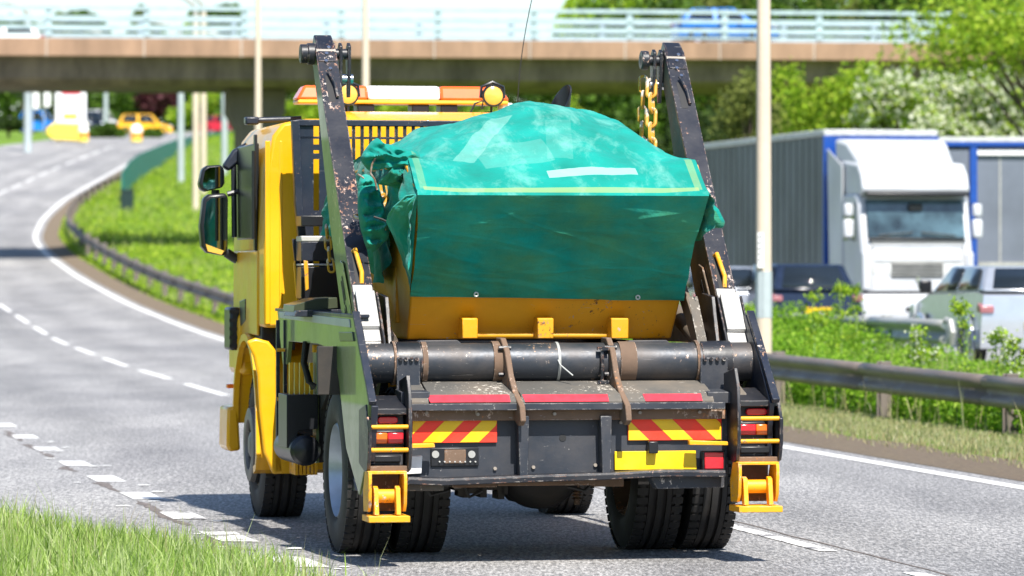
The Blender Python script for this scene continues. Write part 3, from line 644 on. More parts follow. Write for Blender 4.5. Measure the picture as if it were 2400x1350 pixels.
# spare carrier bowl / differential housing hanging low behind the axle
x0, z0 = Q(1270, 1125, -.35)
MB().lathe([(-.02, 0), (-.02, .2), (.02, .27), (.09, .285), (.16, .27), (.2, .2)], (x0, -.35, z0 + .10), 40, 'y').build('differential_cover', 'chassis', lorry, ang=50)
mb = MB()
for s in (-1, 1):
    for k in range(4): mb.box(s * .46 - .045, s * .46 + .045, -.7 + k * .06, .7 - k * .06, TR + .10 + k * .03, TR + .125 + k * .03)
    mb.cyl((s * .46 - .08, -.12, TR - .12), (s * .46 - .08, -.12, TR + .26), .014, n=8); mb.cyl((s * .46 + .08, -.12, TR - .12), (s * .46 + .08, -.12, TR + .26), .014, n=8)
mb.build('leaf_spring', 'chassis', lorry)
mb = MB(); x0, z0 = Q(1352, 1160, -.3)
for k in range(4): mb.lathe([(0, .02), (.008, .035), (.016, .02)], (x0, -.3, z0 - .03 + .02 * k), 12, 'z')
mb.cyl((x0, -.3, z0 - .06), (x0, -.3, z0 + .12), .018, n=8); mb.build('grease_boot', 'rust_dirt', lorry)
mb = MB()
for k in range(14):
    px = 1075 + 8 * k + random.uniform(-4, 4); x0, z0 = Q(px, 1125, -.5); L_ = random.uniform(.03, .12); mb.box(x0 - .02, x0 + .02, -.5, -.4 + .1 * random.random(), z0 - L_, z0 + .1)
mb.build('underbody_bracket', 'chassis', lorry)
MB().cyl((-.95, 4.0, TR), (.95, 4.0, TR), .06, n=16).build('front_axle', 'chassis', lorry)

# rear cross tube -----------------------------------------
YT = -.93
xa, zt1 = Q(850, 805, YT); xb, zt0 = Q(1770, 893, YT); zc = (zt1 + zt0) / 2; rt = (zt1 - zt0) / 2
tube = MB().cyl((xa, YT, zc), (xb, YT, zc), rt, n=48).build('cross_tube', 'tube_steel', lorry)
def collar(px0, px1, dr, mat, name='collar', parent=tube):
    a = Q(px0, 850, YT)[0]; b2 = Q(px1, 850, YT)[0]
    MB().lathe([(0, rt), (0, rt + dr), (b2 - a, rt + dr), (b2 - a, rt)], (a, YT, zc), 48).build(name, mat, parent)
collar(984, 996, .012, 'rust_dirt'); collar(1150, 1180, .012, 'rust_dirt'); collar(1446, 1484, .008, 'rust_dirt'); collar(1625, 1632, .014, 'rust_dirt'); collar(917, 923, .014, 'rust_dirt')
collar(926, 982, .010, 'black_worn', 'saddle_band'); collar(1638, 1708, .010, 'black_worn', 'saddle_band'); collar(1300, 1306, .006, 'pole_grey', 'wire_tie')
# loose wire end of the tie
x0, z0 = Q(1308, 855, YT - rt); x1, z1 = Q(1342, 880, YT - rt - .05); MB().tube([(x0, YT - rt, z0 + .03), (x0 + .01, YT - rt - .02, z0), (x1, YT - rt - .06, z1)], .004, 6).build('wire_end', 'silver_light', tube)
for a in (972, 1462):
    qpoly('top_lug', 'tube_steel', [(a, 812), (a + 12, 798), (a + 100, 797), (a + 118, 812)], YT - .02, .08)
for a, b2 in ((930, 985), (1642, 1706)):
    x0, z1 = Q(a, 838, YT - rt - .02); x1, z0 = Q(b2, 915, YT - rt - .02)
    br = MB().box(x0, x1, YT - rt - .02, YT - rt + .02, z0, z1).build('saddle_bracket', 'panel_black', lorry, .005)
    x0b, zb = Q(a - 4, 925, YT - .22); MB().prism([(YT - rt - .02, z0 + .01), (YT - rt - .02, z0 - .02), (-1.29, zb - .05), (-1.29, zb + .02)], x0 - .01, x1 + .02, 'x').build('bracket_foot', 'panel_black', lorry, .005)
    mb = MB()
    for k in range(4): xx = x0 + (x1 - x0) * (.15 + .23 * k); mb.cyl((xx, YT - rt - .04, z1 - .01), (xx, YT - rt, z1 - .01), .012, n=6)
    mb.build('bolt_row', 'black_worn', br)
# sloped tail deck with red tape
def ramp_deck(px0, px1, tape=None, name='tail_deck'):
    xa_, zb = Q(px0, 900, -1.0); xb_, _ = Q(px1, 900, -1.0); zl = Q(1300, 926, -1.27)[1]; zf = Q(1300, 958, -1.31)[1]; zt = Q(1300, 893, -1.02)[1]
    MB().prism([(-1.0, zt), (-1.27, zl + .005), (-1.315, zl - .035), (-1.315, zf), (-1.28, zf), (-1.28, zl - .06), (-1.0, zt - .05)], xa_, xb_, 'x').build(name, 'deck_dirt', lorry, .004)
    if tape:
        ta, _z = Q(tape[0], 935, -1.3); tb, _z = Q(tape[1], 935, -1.3)
        MB().add([(ta, -1.273, zl + .005), (tb, -1.273, zl + .005), (tb - .0, -1.3205, zl - .038), (ta + .01, -1.3205, zl - .038)], [(0, 1, 2, 3)]).build('red_tape', 'red_tape', lorry, flip=False)
ramp_deck(988, 1196, (1003, 1195)); ramp_deck(1200, 1432, (1226, 1426)); ramp_deck(1440, 1645, (1508, 1645)); ramp_deck(1708, 1724); ramp_deck(940, 984)
# lip strip in black in front of deck edge
x0, _ = Q(962, 950, -1.32); x1, _ = Q(1700, 950, -1.32); zf1 = Q(1300, 945, -1.325)[1]; zf0 = Q(1300, 961, -1.325)[1]
MB().box(x0, x1, -1.322, -1.30, zf0, zf1).build('deck_lip', 'panel_black', lorry, .003)
# rear plate
zt = Q(1300, 962, -1.2)[1]; zb = Q(1300, 1118, -1.2)[1]; x0 = Q(960, 1050, -1.2)[0]; x1 = Q(1705, 1050, -1.2)[0]
plate = MB().box(x0, x1, -1.2, -1.17, zb, zt).build('rear_plate', 'panel_black', lorry, .004)
qbox('recess_beam', 'rust_dirt', 965, 960, 1700, 982, -1.26, .08)
for a, b2 in ((1214, 1240), (1408, 1434)):
    qpoly('upright', 'panel_black', [(a, 975), (b2, 975), (b2 - 2, 1116), (a + 4, 1116)], -1.30, .12)
# bottom lip, slightly bent
mb = MB(); pts_ = [(950, 1128), (962, 1124), (1040, 1127), (1165, 1122), (1215, 1120), (1300, 1117), (1430, 1113), (1560, 1106), (1700, 1107)]
P0 = QP(pts_, -1.34)
mb.grid([[(x, yy, z + dz) for x, z in P0] for yy, dz in ((-1.19, .015), (-1.335, .012), (-1.345, 0), (-1.345, -.025), (-1.33, -.03), (-1.19, -.028))])
mb.build('bottom_lip', 'black_worn', lorry)
qbox('tray', 'deck_dirt', 956, 1130, 1040, 1150, -1.25, .12); qpoly('tray', 'panel_black', [(1525, 1119), (1698, 1112), (1698, 1143), (1540, 1146)], -1.25, .12)
qbox('cross_member', 'rust_dirt', 1168, 1122, 1395, 1137, -1.1, .1); qbox('cross_member', 'rust_dirt', 1392, 1118, 1462, 1140, -1.05, .1); qbox('cross_member', 'rust_dirt', 1060, 1124, 1165, 1142, -.9, .1)
# chevron boards
def board(x0p, x1p, y0p, y1p, sgn, yl):
    root = empty('chevron_board', (0, 0, 0), 0, lorry)
    (xa_, zt_), (xb_, zb_) = Q(x0p, y0p, yl), Q(x1p, y1p, yl)
    MB().box(xa_, xb_, yl, yl + .008, zb_, zt_).build('board_back', 'board_red', root, .002)
    W = xb_ - xa_; Hh_ = zt_ - zb_; sl_ = Hh_ * 1.0
    def clipx(v): return max(xa_ + .003, min(xb_ - .003, v))
    for k in range(-1, 3):
        c = xa_ + W * (.12 + .44 * k) if sgn > 0 else xa_ + W * (.0 + .47 * k)
        # stripe as parallelogram clipped to the board
        bw = W * .225; poly = []
        bot = (c, c + bw); top = (c + sgn * sl_, c + bw + sgn * sl_)
        n = 8; L_ = []; R_ = []
        for i in range(n + 1):
            t = i / n; L_.append((clipx(bot[0] + (top[0] - bot[0]) * t), zb_ + .003 + (Hh_ - .006) * t)); R_.append((clipx(bot[1] + (top[1] - bot[1]) * t), zb_ + .003 + (Hh_ - .006) * t))
        if max(r[0] - l[0] for l, r in zip(L_, R_)) < .01: continue
        m = MB(); m.grid([[(l[0], yl - .003, l[1]), (r[0], yl - .003, r[1])] for l, r in zip(L_, R_)]); m.build('stripe', 'board_yellow', root, flip=False)
    return root
board(966, 1165, 986, 1037, 1, -1.22); board(1472, 1691, 979, 1031, -1, -1.22)
# plates and lamps
b_ = qbox('plate_bracket', 'black_plastic', 1010, 1050, 1122, 1092, -1.215, .012)
mb = MB()
for px in (1021, 1106):
    x, z = Q(px, 1065, -1.225); mb.cyl((x, -1.222, z), (x, -1.216, z), .022, n=20)
mb.build('bracket_disc', 'pole_grey', b_)
qbox('bracket_panel', 'rust_dirt', 1042, 1054, 1092, 1086, -1.222, .006, b_)
mb = MB()
for px in range(1030, 1120, 12): x, z = Q(px, 1082, -1.222); mb.cyl((x, -1.23, z), (x, -1.216, z), .005, n=6)
mb.build('bracket_stud', 'silver_light', b_)
qpoly('number_plate', 'plate_yellow', [(1441, 1058), (1631, 1056), (1633, 1100), (1441, 1102)], -1.222, .012, bev=.003)
qbox('plate_lamp', 'black_plastic', 1521, 1035, 1543, 1063, -1.28, .07, bev=.006)
lh = qbox('fog_lamp', 'black_plastic', 1646, 1057, 1700, 1103, -1.26, .06, bev=.006); qbox('fog_lens', 'red_lens', 1652, 1061, 1696, 1099, -1.272, .02, lh, .005)
qpoly('reflector', 'plastic_white', [(962, 1070), (990, 1068), (988, 1110), (952, 1112)], -1.235, .02)
x0, z0 = Q(1319, 1026, -1.203); mb = MB().cyl((x0, -1.204, z0), (x0, -1.18, z0), .021, n=20); mb.build('plate_hole', 'rubber', plate)
qpoly('grab_handle', 'yellow_worn', [(960, 1040), (1018, 1039), (1020, 1049), (962, 1051)], -1.33, .05); qpoly('grab_handle', 'yellow_worn', [(1616, 1032), (1706, 1035), (1707, 1044), (1616, 1043)], -1.33, .05)
# hook plates over the tube
def hook(pts, y0, th):
    """plate in the yz plane given by (py_z, y) profile"""
    pass
def hook_plate(pxl, pxr, lean):
    xa_ = Q(pxl, 850, -1.05)[0]; t = .035
    zt_ = Q(1200, 803, YT)[1] + .01; outer = [(-.86, zt_ + .02), (-1.0, zt_ + .02), (-1.09, zt_ - .06), (-1.16, zt_ - .20), (-1.25, zt_ - .30), (-1.38, zt_ - .38), (-1.40, zt_ - .47), (-1.35, zt_ - .50), (-1.27, zt_ - .47), (-1.2, zt_ - .38), (-1.1, zt_ - .32), (-.86, zt_ - .30)]
    M = Matrix.Identity(4)
    m = MB().prism(outer, xa_, xa_ + t, 'x'); m.v = [(x + lean * max(0, -1.0 - y), y, z) for x, y, z in m.v]
    h = m.build('hook_plate', 'rust_dirt', lorry, .006)
    mb = MB()
    for zz in (-.04, -.2):
        for s in (-1, 1): mb.cyl((xa_ - .02 * (s < 0), -1.05, zt_ + zz), (xa_ + t * (s > 0) + .02 * (s > 0) , -1.05, zt_ + zz), .014, n=8)
    mb.build('bolt', 'black_worn', h)
    e = Q(pxl, 960, -1.4)
    return h
hook_plate(1176, 1200, .12); hook_plate(1424, 1450, .10)
x0, _ = Q(1410, 850, YT - rt); zA = Q(1400, 812, YT)[1]; zB = Q(1400, 898, YT)[1]
mb = MB(); mb.tube([(x0, YT - rt - .01, zA), (x0, YT - rt - .03, (zA + zB) / 2), (x0, YT - rt - .01, zB)], .010, 8); mb.box(x0 - .03, x0 + .04, YT - rt - .035, YT - rt, zA - .02, zA); mb.box(x0 - .03, x0 + .04, YT - rt - .035, YT - rt, zB, zB + .02); mb.build('hose_clamp', 'black_worn', lorry)

for i, (a_, b_, c_) in enumerate((((992, 1135), (1010, 1160), (1050, 1150)), ((1395, 1125), (1370, 1150), (1330, 1140)), ((1085, 1128), (1100, 1165), (1130, 1150)))):
    MB().tube([(Q(*p, -.8)[0], -.8, Q(*p, -.8)[1]) for p in (a_, b_, c_)], .012, 6).build('air_hose', 'rubber', lorry)
for px, py in ((1000, 968), (1120, 971), (1300, 970), (1500, 967), (1640, 966), (1250, 1095), (1395, 1090), (1160, 1098), (1455, 990)):
    x, z = Q(px, py, -1.27 if py < 980 else -1.205); MB().cyl((x, -1.275 if py < 980 else -1.215, z), (x, -1.25 if py < 980 else -1.19, z), .011, n=6).build('plate_bolt', 'rust_grey2', lorry)
# stabiliser legs -----------------------------------------
def leg(px0, px1, dy, side):
    root = empty('stabiliser_leg', (0, 0, 0), 0, lorry); yl = -1.40
    x0, _ = Q(px0, 1000, yl); x1, _ = Q(px1, 1000, yl); Z = lambda p: Q(900, p + dy, yl)[1]; W = x1 - x0
    # box behind lamps
    MB().box(x0 + .03, x1 - .03, yl + .06, -1.1, Z(1092), Z(955)).build('lamp_housing', 'panel_black', root, .006)
    MB().prism([(-1.12, Z(930)), (yl - .01, Z(958)), (yl - .01, Z(972)), (-1.1, Z(972))], x0 + .02, x1 - .02, 'x').build('step_plate', 'black_worn', root, .004)
    for xx, inner in ((x0, side > 0), (x1 - .022, side < 0)):
        top = 880 if inner else 948
        prof = [(yl + .02, Z(top)), (yl - .05, Z(top + 45)), (yl - .075, Z(1000)), (yl - .07, Z(1060)), (yl - .03, Z(1100)), (yl + .05, Z(1108)), (-1.12, Z(1090)), (-1.12, Z(top + 15))]
        ch = MB().prism(prof, xx, xx + .022, 'x').build('cheek_plate', 'black_worn', root, .004)
    rl = [(yl + .045, 978 - 0, 994)]
    mk = MB(); xa_, xb_ = x0 + W * .28, x0 + W * .74; zz = Z(985)
    mk.prism([(xa_, zz - .012), (xa_ + .015, zz - .02), (xb_ - .015, zz - .02), (xb_, zz - .012), (xb_, zz + .012), (xb_ - .015, zz + .02), (xa_ + .015, zz + .02), (xa_, zz + .012)], yl + .03, yl + .06, 'y'); mk.build('marker_lamp', 'red_lens', root, .006)
    # double lens
    xa_, xb_ = x0 + W * .20, x0 + W * .86; mid = xa_ + (xb_ - xa_) * .45
    z0, z1 = Z(1040), Z(1015)
    if side > 0: xa_ -= W * .12; xb_ -= W * .10; mid = xa_ + (xb_ - xa_) * .6
    tl = MB().box(xa_ - .01, xb_ + .01, yl + .045, yl + .065, z0 - .012, z1 + .012).build('rear_lamp', 'black_plastic', root, .005)
    MB().box(xa_, mid, yl + .022, yl + .045, z0, z1).build('lens', 'orange_lens' if side < 0 else 'red_lens', tl, .006)
    MB().box(mid + .002, xb_, yl + .022, yl + .045, z0, z1).build('lens', 'red_lens' if side < 0 else 'orange_lens', tl, .006)
    for p in (1000, 1054): MB().cyl((x0 + .01, yl - .05, Z(p)), (x1 - .01, yl - .05, Z(p)), .013, n=12).build('guard_bar', 'yellow_worn', root)
    MB().box(x0 + W * .15, x1 - W * .2, yl + .03, yl + .06, Z(1084), Z(1068)).build('lower_lamp', 'black_plastic', root, .006)
    MB().box(x0 + .01, x1 - .01, yl - .02, -1.2, Z(1104), Z(1092)).build('leg_cap', 'rust_dirt', root, .004)
    # yellow jack foot
    ft = empty('jack_foot', (0, 0, 0), 0, root); a, b2 = x0 + .0, x1 - .035
    if side > 0: b2 = x1 - .03
    for xx, in ((a,), (b2 - .02,)):
        MB().prism([(yl - .02, Z(1104)), (yl - .09, Z(1108)), (yl - .10, Z(1125)), (yl - .085, Z(1180)), (yl - .05, Z(1198)), (yl + .10, Z(1200)), (yl + .12, Z(1150)), (yl + .05, Z(1104))], xx, xx + .02, 'x').build('side_plate', 'yellow_worn', ft, .003)
    MB().box(a, b2, yl - .085, yl - .02, Z(1110), Z(1103)).build('top_bar', 'yellow_worn', ft, .003)
    MB().cyl((a + .05, yl + .0, Z(1162)), (b2 - .05, yl + .0, Z(1162)), .042, n=24).build('roller', 'yellow_worn', ft)
    for xx in (a + .035, b2 - .065):
        MB().prism([(yl - .07, Z(1143)), (yl - .03, Z(1138)), (yl + .0, Z(1150)), (yl - .04, Z(1205)), (yl - .10, Z(1205))], xx, xx + .028, 'x').build('link_plate', 'yellow_worn', ft, .003)
    MB().box(a - .005, b2 + .012, yl - .13, yl + .12, Z(1222), Z(1207)).build('foot_plate', 'yellow_worn', ft, .004)
    MB().box(a + .02, b2 - .02, yl + .10, yl + .13, Z(1200), Z(1104)).build('back_plate', 'rust_dirt', ft, .003)
leg(858, 962, 0, -1); leg(1722, 1829, -14, 1)

# side frames (left panel coloured with reflected verge green, navy rear edge) ------------
OUT = [(649, 724), (827, 740), (845, 835), (864, 950), (858, 1080), (841, 1160), (811, 1051), (795, 900), (783, 823), (745, 806), (676, 800), (671, 854), (663, 854), (656, 792)]
XS = -1.25
side_pts = SP(OUT, XS)
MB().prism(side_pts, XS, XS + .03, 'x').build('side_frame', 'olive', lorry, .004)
MB().prism([(y, z) for y, z in side_pts], 1.19, 1.22, 'x').build('side_frame', 'navy', lorry, .004)
# navy flanges standing behind the panel edges
def flange(pts, x0, x1, th=.03, mat='navy'):
    S = SP(pts, XS); m = MB()
    for (a, b2) in zip(S, S[1:]):
        dx, dz = b2[0] - a[0], b2[1] - a[1]; L_ = math.hypot(dx, dz); n_ = (dz / L_ * th, -dx / L_ * th)
        m.prism([a, b2, (b2[0] + n_[0], b2[1] + n_[1]), (a[0] + n_[0], a[1] + n_[1])], x0, x1, 'x')
    return m.build('frame_flange', mat, lorry, .003)
flange([(827, 738), (845, 835), (866, 950)], XS - .005, XS + .04, .03); flange([(827, 738), (845, 835), (866, 950)], 1.195, 1.24, .03)
flange([(866, 950), (859, 1080), (843, 1160)], XS + .01, XS + .05, .02)
spoly('frame_top_strip', 'silver_light', [(653, 730), (818, 748), (820, 768), (655, 745)], XS - .006, .006)
flange([(646, 722), (828, 737)], XS - .005, XS + .10, -.02)
spoly('frame_pocket', 'cover_olive', [(793, 778), (825, 778), (828, 800), (796, 800)], XS - .01, .012)
mb = MB(); S = SP([(862, 985), (870, 985), (869, 1012), (861, 1012)], XS - .004); mb.prism(S, XS - .006, XS, 'x'); mb.build('slot', 'rubber', lorry)
spoly('slot', 'rubber', [(852, 972), (860, 972), (860, 988), (852, 988)], XS - .004, .006); spoly('slot', 'rubber', [(665, 818), (670, 818), (670, 838), (665, 838)], XS - .004, .006)
# mud flap strip ahead of rear wheel
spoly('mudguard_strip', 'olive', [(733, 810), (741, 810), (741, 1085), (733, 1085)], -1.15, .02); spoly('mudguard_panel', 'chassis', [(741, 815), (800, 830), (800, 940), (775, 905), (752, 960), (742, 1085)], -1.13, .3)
spoly('corner_flap', 'navy', [(797, 960), (811, 1150), (834, 1150), (806, 1010)], -1.2, .03)
# mid body: boxes, tanks and bars between cab and rear wheel
spoly('battery_box', 'black_plastic', [(617, 932), (655, 932), (657, 1022), (619, 1022)], -1.15, .35)
mb = MB()
for k in range(6):
    y0 = 1.45 + .09 * k; mb.box(-1.0, -.6, y0, y0 + .055, 1.0, 1.3)
rb = MB().box(-.98, -.6, 1.45, 2.7, .95, 1.25).build('ribbed_tank', 'cab_yellow', lorry, .01)
mb = MB()
for k in range(5): px = 678 + 12 * k; (x0, z1), (x1, z0) = Q(px, 850, 1.42), Q(px + 7, 925, 1.42); mb.box(x0, x1, 1.40, 1.45, z0, z1)
mb.build('tank_rib', 'cab_yellow', rb)
qpoly('hydraulic_tank', 'black_plastic', [(672, 925), (745, 925), (745, 1005), (700, 1010), (690, 1050), (672, 1050)], 1.3, .4)
(x0, z0) = Q(716, 1056, 1.2); MB().cyl((x0, 1.2, z0), (x0, 2.0, z0), .10, n=28).build('air_tank', 'black_plastic', lorry, .01)
MB().lathe([(0, .10), (-.03, .08), (-.045, .04), (-.048, 0)], (x0, 1.2, z0), 28, 'y').build('tank_cap', 'black_plastic', lorry)
for px in (651, 668):
    x0, z1 = Q(px, 750, 2.1); _, z0 = Q(px, 1055, 2.1); b_ = MB().box(x0 - .012, x0 + .012, 2.08, 2.11, z0, z1).build('guard_post', 'navy', lorry, .003)
for p in (820, 935, 1045): x0, z0 = Q(651, p, 2.1); x1, _ = Q(668, p, 2.1); MB().cyl((x0 - .01, 2.08, z0), (x1, 2.08, z0), .012, n=8).build('guard_rung', 'yellow_worn', lorry)
mb = MB()
for k in range(3):
    P = [Q(715 + 6 * k, 800, 1.1), Q(710 + 5 * k, 850, 1.1), Q(722 + 5 * k, 895, 1.1), Q(740, 905 + 4 * k, 1.1)]; mb.tube([(x, 1.1 + .05 * k, z) for x, z in P], .015, 8)
mb.build('hydraulic_hose', 'rubber', lorry)
qbox('hose_block', 'yellow_worn', 734, 808, 745, 826, 1.0, .05); qbox('inner_wheel_arch', 'chassis', 745, 812, 850, 925, -.2, .05)
# deck boxes ahead of left arm
qpoly('arm_cover', 'cover_olive', [(690, 715), (740, 700), (790, 697), (792, 722), (688, 732)], .9, .5)
qpoly('deck_box', 'navy', [(695, 728), (800, 725), (800, 745), (690, 742)], .8, .5)

# skip arms ------------------------------------------------
def arm(side):
    root = empty('lifting_arm', (0, 0, 0), 0, lorry); cx = 1.13 * side if side > 0 else -1.145; w2 = .063
    if side > 0: root.rotation_euler.y = .022; root.location.x = -.028
    y0, z0, y1, z1 = -.98, 1.20, 1.03, 3.24
    dx, dz = y1 - y0, z1 - z0; L_ = math.hypot(dx, dz); ty, tz = dx / L_, dz / L_; ny, nz = tz, -ty   # n: towards cab / down
    def pt(s, d): return (y0 + ty * L_ * s + ny * d, z0 + tz * L_ * s + nz * d)
    # rear face of box beam is the face towards the camera; side plates are deeper
    prof = [pt(0, 0), pt(1.0, 0), pt(1.01, .05), pt(1.0, .16), pt(.85, .20), pt(.55, .36), pt(.25, .42), pt(.08, .40), pt(0, .3)]
    outer = cx + side * w2 - (side > 0) * .022; inner = cx - side * w2 - (side < 0) * .022
    ol = MB().prism(prof, outer, outer + .022, 'x').build('outer_cheek', 'arm_green_reflection', root, .003)
    il = MB().prism(prof, inner, inner + .022, 'x').build('inner_cheek', 'arm_green_reflection' if side < 0 else 'rust_grey', root, .003)
    # rear plate set 3 mm proud, with slots built as dark recesses
    P = [pt(.02, -.004), pt(.995, -.004), pt(.995, .02), pt(.02, .02)]
    MB().prism(P, cx - w2 - .004, cx + w2 + .004, 'x').build('rear_face_plate', 'arm_black', root, .003)
    MB().prism([pt(0, .2), pt(.3, .3), pt(.8, .18), pt(.8, .15), pt(.3, .26), pt(0, .16)], cx - w2 + .02, cx + w2 - .02, 'x').build('front_plate', 'black_worn', root)
    # head: cap, pin, shackles
    MB().prism([pt(.93, -.012), pt(1.0, -.012), pt(1.03, .02), pt(1.03, .12), pt(.93, .12)], cx - w2 + .004, cx + w2 - .006, 'x').build('head_block', 'arm_black', root, .006)
    MB().prism([pt(.962, -.010), pt(.967, -.016), pt(.972, -.010)], cx - w2, cx + w2, 'x').build('weld_bead', 'rust_grey2', root)
    py_, pz_ = pt(.985, .07)
    a, b2 = (cx - .155, cx + .17) if side < 0 else (cx - .215, cx + .08)
    pin = MB().cyl((a, py_, pz_), (b2, py_, pz_), .035, n=20).build('head_pin', 'black_worn', root, .004)
    for c, r in ((a, .062), (a + .045, .07)) if side < 0 else ((a, .062),): MB().cyl((c, py_, pz_), (c + .05, py_, pz_), r, n=28).build('pulley', 'black_worn', pin, .006)
    sx = (cx + .095, cx + .15) if side < 0 else (cx - .14, cx - .095)
    for x in sx:
        M_ = [(py_ - .05, pz_ + .05), (py_ - .0, pz_ + .075), (py_ + .05, pz_ + .04), (py_ + .05, pz_ - .05), (py_ + .02, pz_ - .28), (py_ - .02, pz_ - .28), (py_ - .05, pz_ - .06)]
        MB().prism(M_, x, x + .022, 'x').build('shackle_plate', 'black_worn', pin, .005)
    MB().cyl((sx[0] - .01, py_, pz_ - .16), (sx[1] + .04, py_, pz_ - .16), .03, n=16).build('shackle_pin', 'chrome', pin)
    # bolts on the rear face
    mb = MB()
    for s_, o_ in ((.93, -.01), (.955, .0), (.905, .01), (.975, .02)):
        q = pt(s_, -.004); q2 = pt(s_, -.02); mb.cyl((cx + o_, *q), (cx + o_, *q2), .012, n=8)
    mb.build('face_bolt', 'chrome', root)['kind'] = 'stuff'
    # long catch in a slot near the top
    q = [pt(.885, -.0055), pt(.80, -.0055), pt(.80, -.0035), pt(.885, -.0035)]
    mb = MB(); mb.prism(q, cx - .03, cx + .012, 'x'); mb.build('catch_slot', 'rubber', root)
    a_, b_ = pt(.895, -.03), pt(.81, -.02); mb = MB(); mb.tube([(cx - .01, *a_), (cx + .02, *pt(.85, -.035)), (cx + .028, *b_)], .010, 8); mb.build('catch_lever', 'black_worn', root)
    # yellow grip handle low on the face
    s0, s1 = .235, .33
    o_ = .0 if side < 0 else .0
    q = [pt(s0 - .005, -.0055), pt(s1 + .005, -.0055), pt(s1 + .005, -.0035), pt(s0 - .005, -.0035)]
    MB().prism(q, cx - .035, cx + .0, 'x').build('grip_slot', 'rubber', root)
    MB().tube([(cx - .022, *pt(s1, .0)), (cx - .015, *pt(s1 - .004, -.035)), (cx + .004, *pt(s0 + .02, -.04)), (cx + .002, *pt(s0, .0))], .014, 10).build('grip_handle', 'yellow_worn', root)
    # aluminium tread plates at the base
    for s0, s1, d, mname in ((.195, .225, -.02, 'silver_light'), (.085, .190, -.075, 'checker_plate'), (.052, .085, -.045, 'checker_plate'), (.012, .052, -.035, 'checker_plate')):
        MB().prism([pt(s0, d), pt(s1, d), pt(s1, -.002), pt(s0, -.002)], cx - .062, cx + .058, 'x').build('tread_plate', mname, root, .004)
    for sgn in (-1, 1): MB().prism([pt(.01, .0), pt(.2, .0), pt(.19, -.06), (pt(.01, -.06))], cx + sgn * .075 - .006, cx + sgn * .075 + .006, 'x').build('guard_cheek', 'black_worn', root, .002)
    # base side plate with maker's mark, on the outer cheek (left) or inner (right)
    xs = cx + side * (w2 + .004) if side < 0 else inner - .008
    th = -.012
    MB().prism([pt(.09, .05), pt(.33, .10), pt(.36, .16), pt(.33, .27), pt(.12, .36)], xs + th, xs, 'x').build('base_plate', 'arm_green_reflection' if side < 0 else 'rust_grey', root, .004)
    mk = empty('maker_mark', (0, 0, 0), 0, root); xm = xs + th - .002
    for i, (sa, sb, da, db) in enumerate(((.24, .31, .15, .165), (.24, .31, .19, .205), (.272, .280, .165, .19), (.17, .23, .17, .185), (.17, .23, .205, .22), (.20, .208, .185, .205))):
        MB().prism([pt(sa, da), pt(sb, da), pt(sb, db), pt(sa, db)], xm - .002, xm, 'x').build('letter_bar', 'rubber', mk)
    if side < 0: MB().prism([pt(.11, .22), pt(.145, .23), pt(.135, .31), pt(.105, .30)], xm - .002, xm, 'x').build('yellow_sticker', 'board_yellow_dull', root)
    return root, (py_, pz_)
paint('rust_grey', (.15, .12, .09), .6, .9, chipcol=(.3, .15, .08), dirt=.7, dirtcol=(.10, .06, .04))
plain('board_yellow_dull', (.32, .3, .02), .5)
a1, hp1 = arm(-1); a2, hp2 = arm(1)
# lift rams and inner posts beside the skip
for s in (-1, 1):
    MB().cyl((s * .98, -.55, 1.32), (s * .98, 1.2, 1.75), .055, n=20).build('lift_ram', 'rust_grey', lorry)
    MB().prism([(-.85, 1.27), (-.7, 1.6), (-.45, 1.62), (-.2, 1.27)], s * 1.02 - .012, s * 1.02 + .012, 'x').build('ram_bracket', 'black_worn', lorry, .004)
spr = MB().prism([(-.95, 1.30), (-.80, 1.36), (.15, 2.05), (.2, 1.95), (-.7, 1.27)], .90, .93, 'x').build('inner_stay', 'rust_grey', lorry, .004)
MB().prism([(-.75, 1.55), (-.70, 1.60), (-.98, 1.30), (-1.0, 1.25)], .86, .92, 'x').build('stay_bar', 'deck_dirt', lorry, .004)

# chains ---------------------------------------------------
def link_mesh():
    m = MB(); P = []; r, l = .018, .022
    for i in range(16):
        a = 2 * math.pi * i / 16; P.append((r * math.cos(a), 0, r * math.sin(a) + (l if math.sin(a) > 0 else -l)))
    m.tube(P, .0072, 6, closed=True); o = m.build('link', 'chain_rust'); return o
LINK = link_mesh(); LM = LINK.data; bpy.data.objects.remove(LINK)
def chain(pts, label=None, parent=lorry, scale=1.0):
    root = empty('chain', (0, 0, 0), 0, parent)
    pts = [Vector(p) for p in pts]; tot = sum((b2 - a).length for a, b2 in zip(pts, pts[1:])); n = max(2, int(tot / (.064 * scale)))
    for i in range(n):
        s = (i + .5) / n * tot; k = 0
        while s > (pts[k + 1] - pts[k]).length and k < len(pts) - 2: s -= (pts[k + 1] - pts[k]).length; k += 1
        d = (pts[k + 1] - pts[k]).normalized(); p = pts[k] + d * s
        o = bpy.data.objects.new('link', LM); SC.collection.objects.link(o); o.parent = root
        q = d.to_track_quat('Z', 'Y').to_matrix().to_4x4() @ Matrix.Rotation(R(90) * (i % 2) + R(20), 4, 'Z')
        o.matrix_local = Matrix.Translation(p) @ q @ Matrix.Diagonal((scale, scale, scale, 1))
    return root
yy = hp2[0]
c1a = Q(1527, 190, yy); c1b = Q(1530, 345, yy - .3); chain([(c1a[0], yy, c1a[1]), (c1b[0], yy - .25, c1b[1] - .05)], scale=1.7)
c1a = Q(1508, 180, yy + .05); c1b = Q(1506, 340, yy + .1); chain([(c1a[0], yy + .05, c1a[1]), (c1b[0], yy + .15, c1b[1] - .05)], scale=1.4)
for s, pts_ in ((0, [(1532, 180), (1524, 150), (1516, 130)]),):
    pass
Pn = [(*Q(a, b2, -.3),) for a, b2 in ((838, 500), (850, 508), (870, 508), (890, 490), (900, 470), (905, 445), (903, 425))]
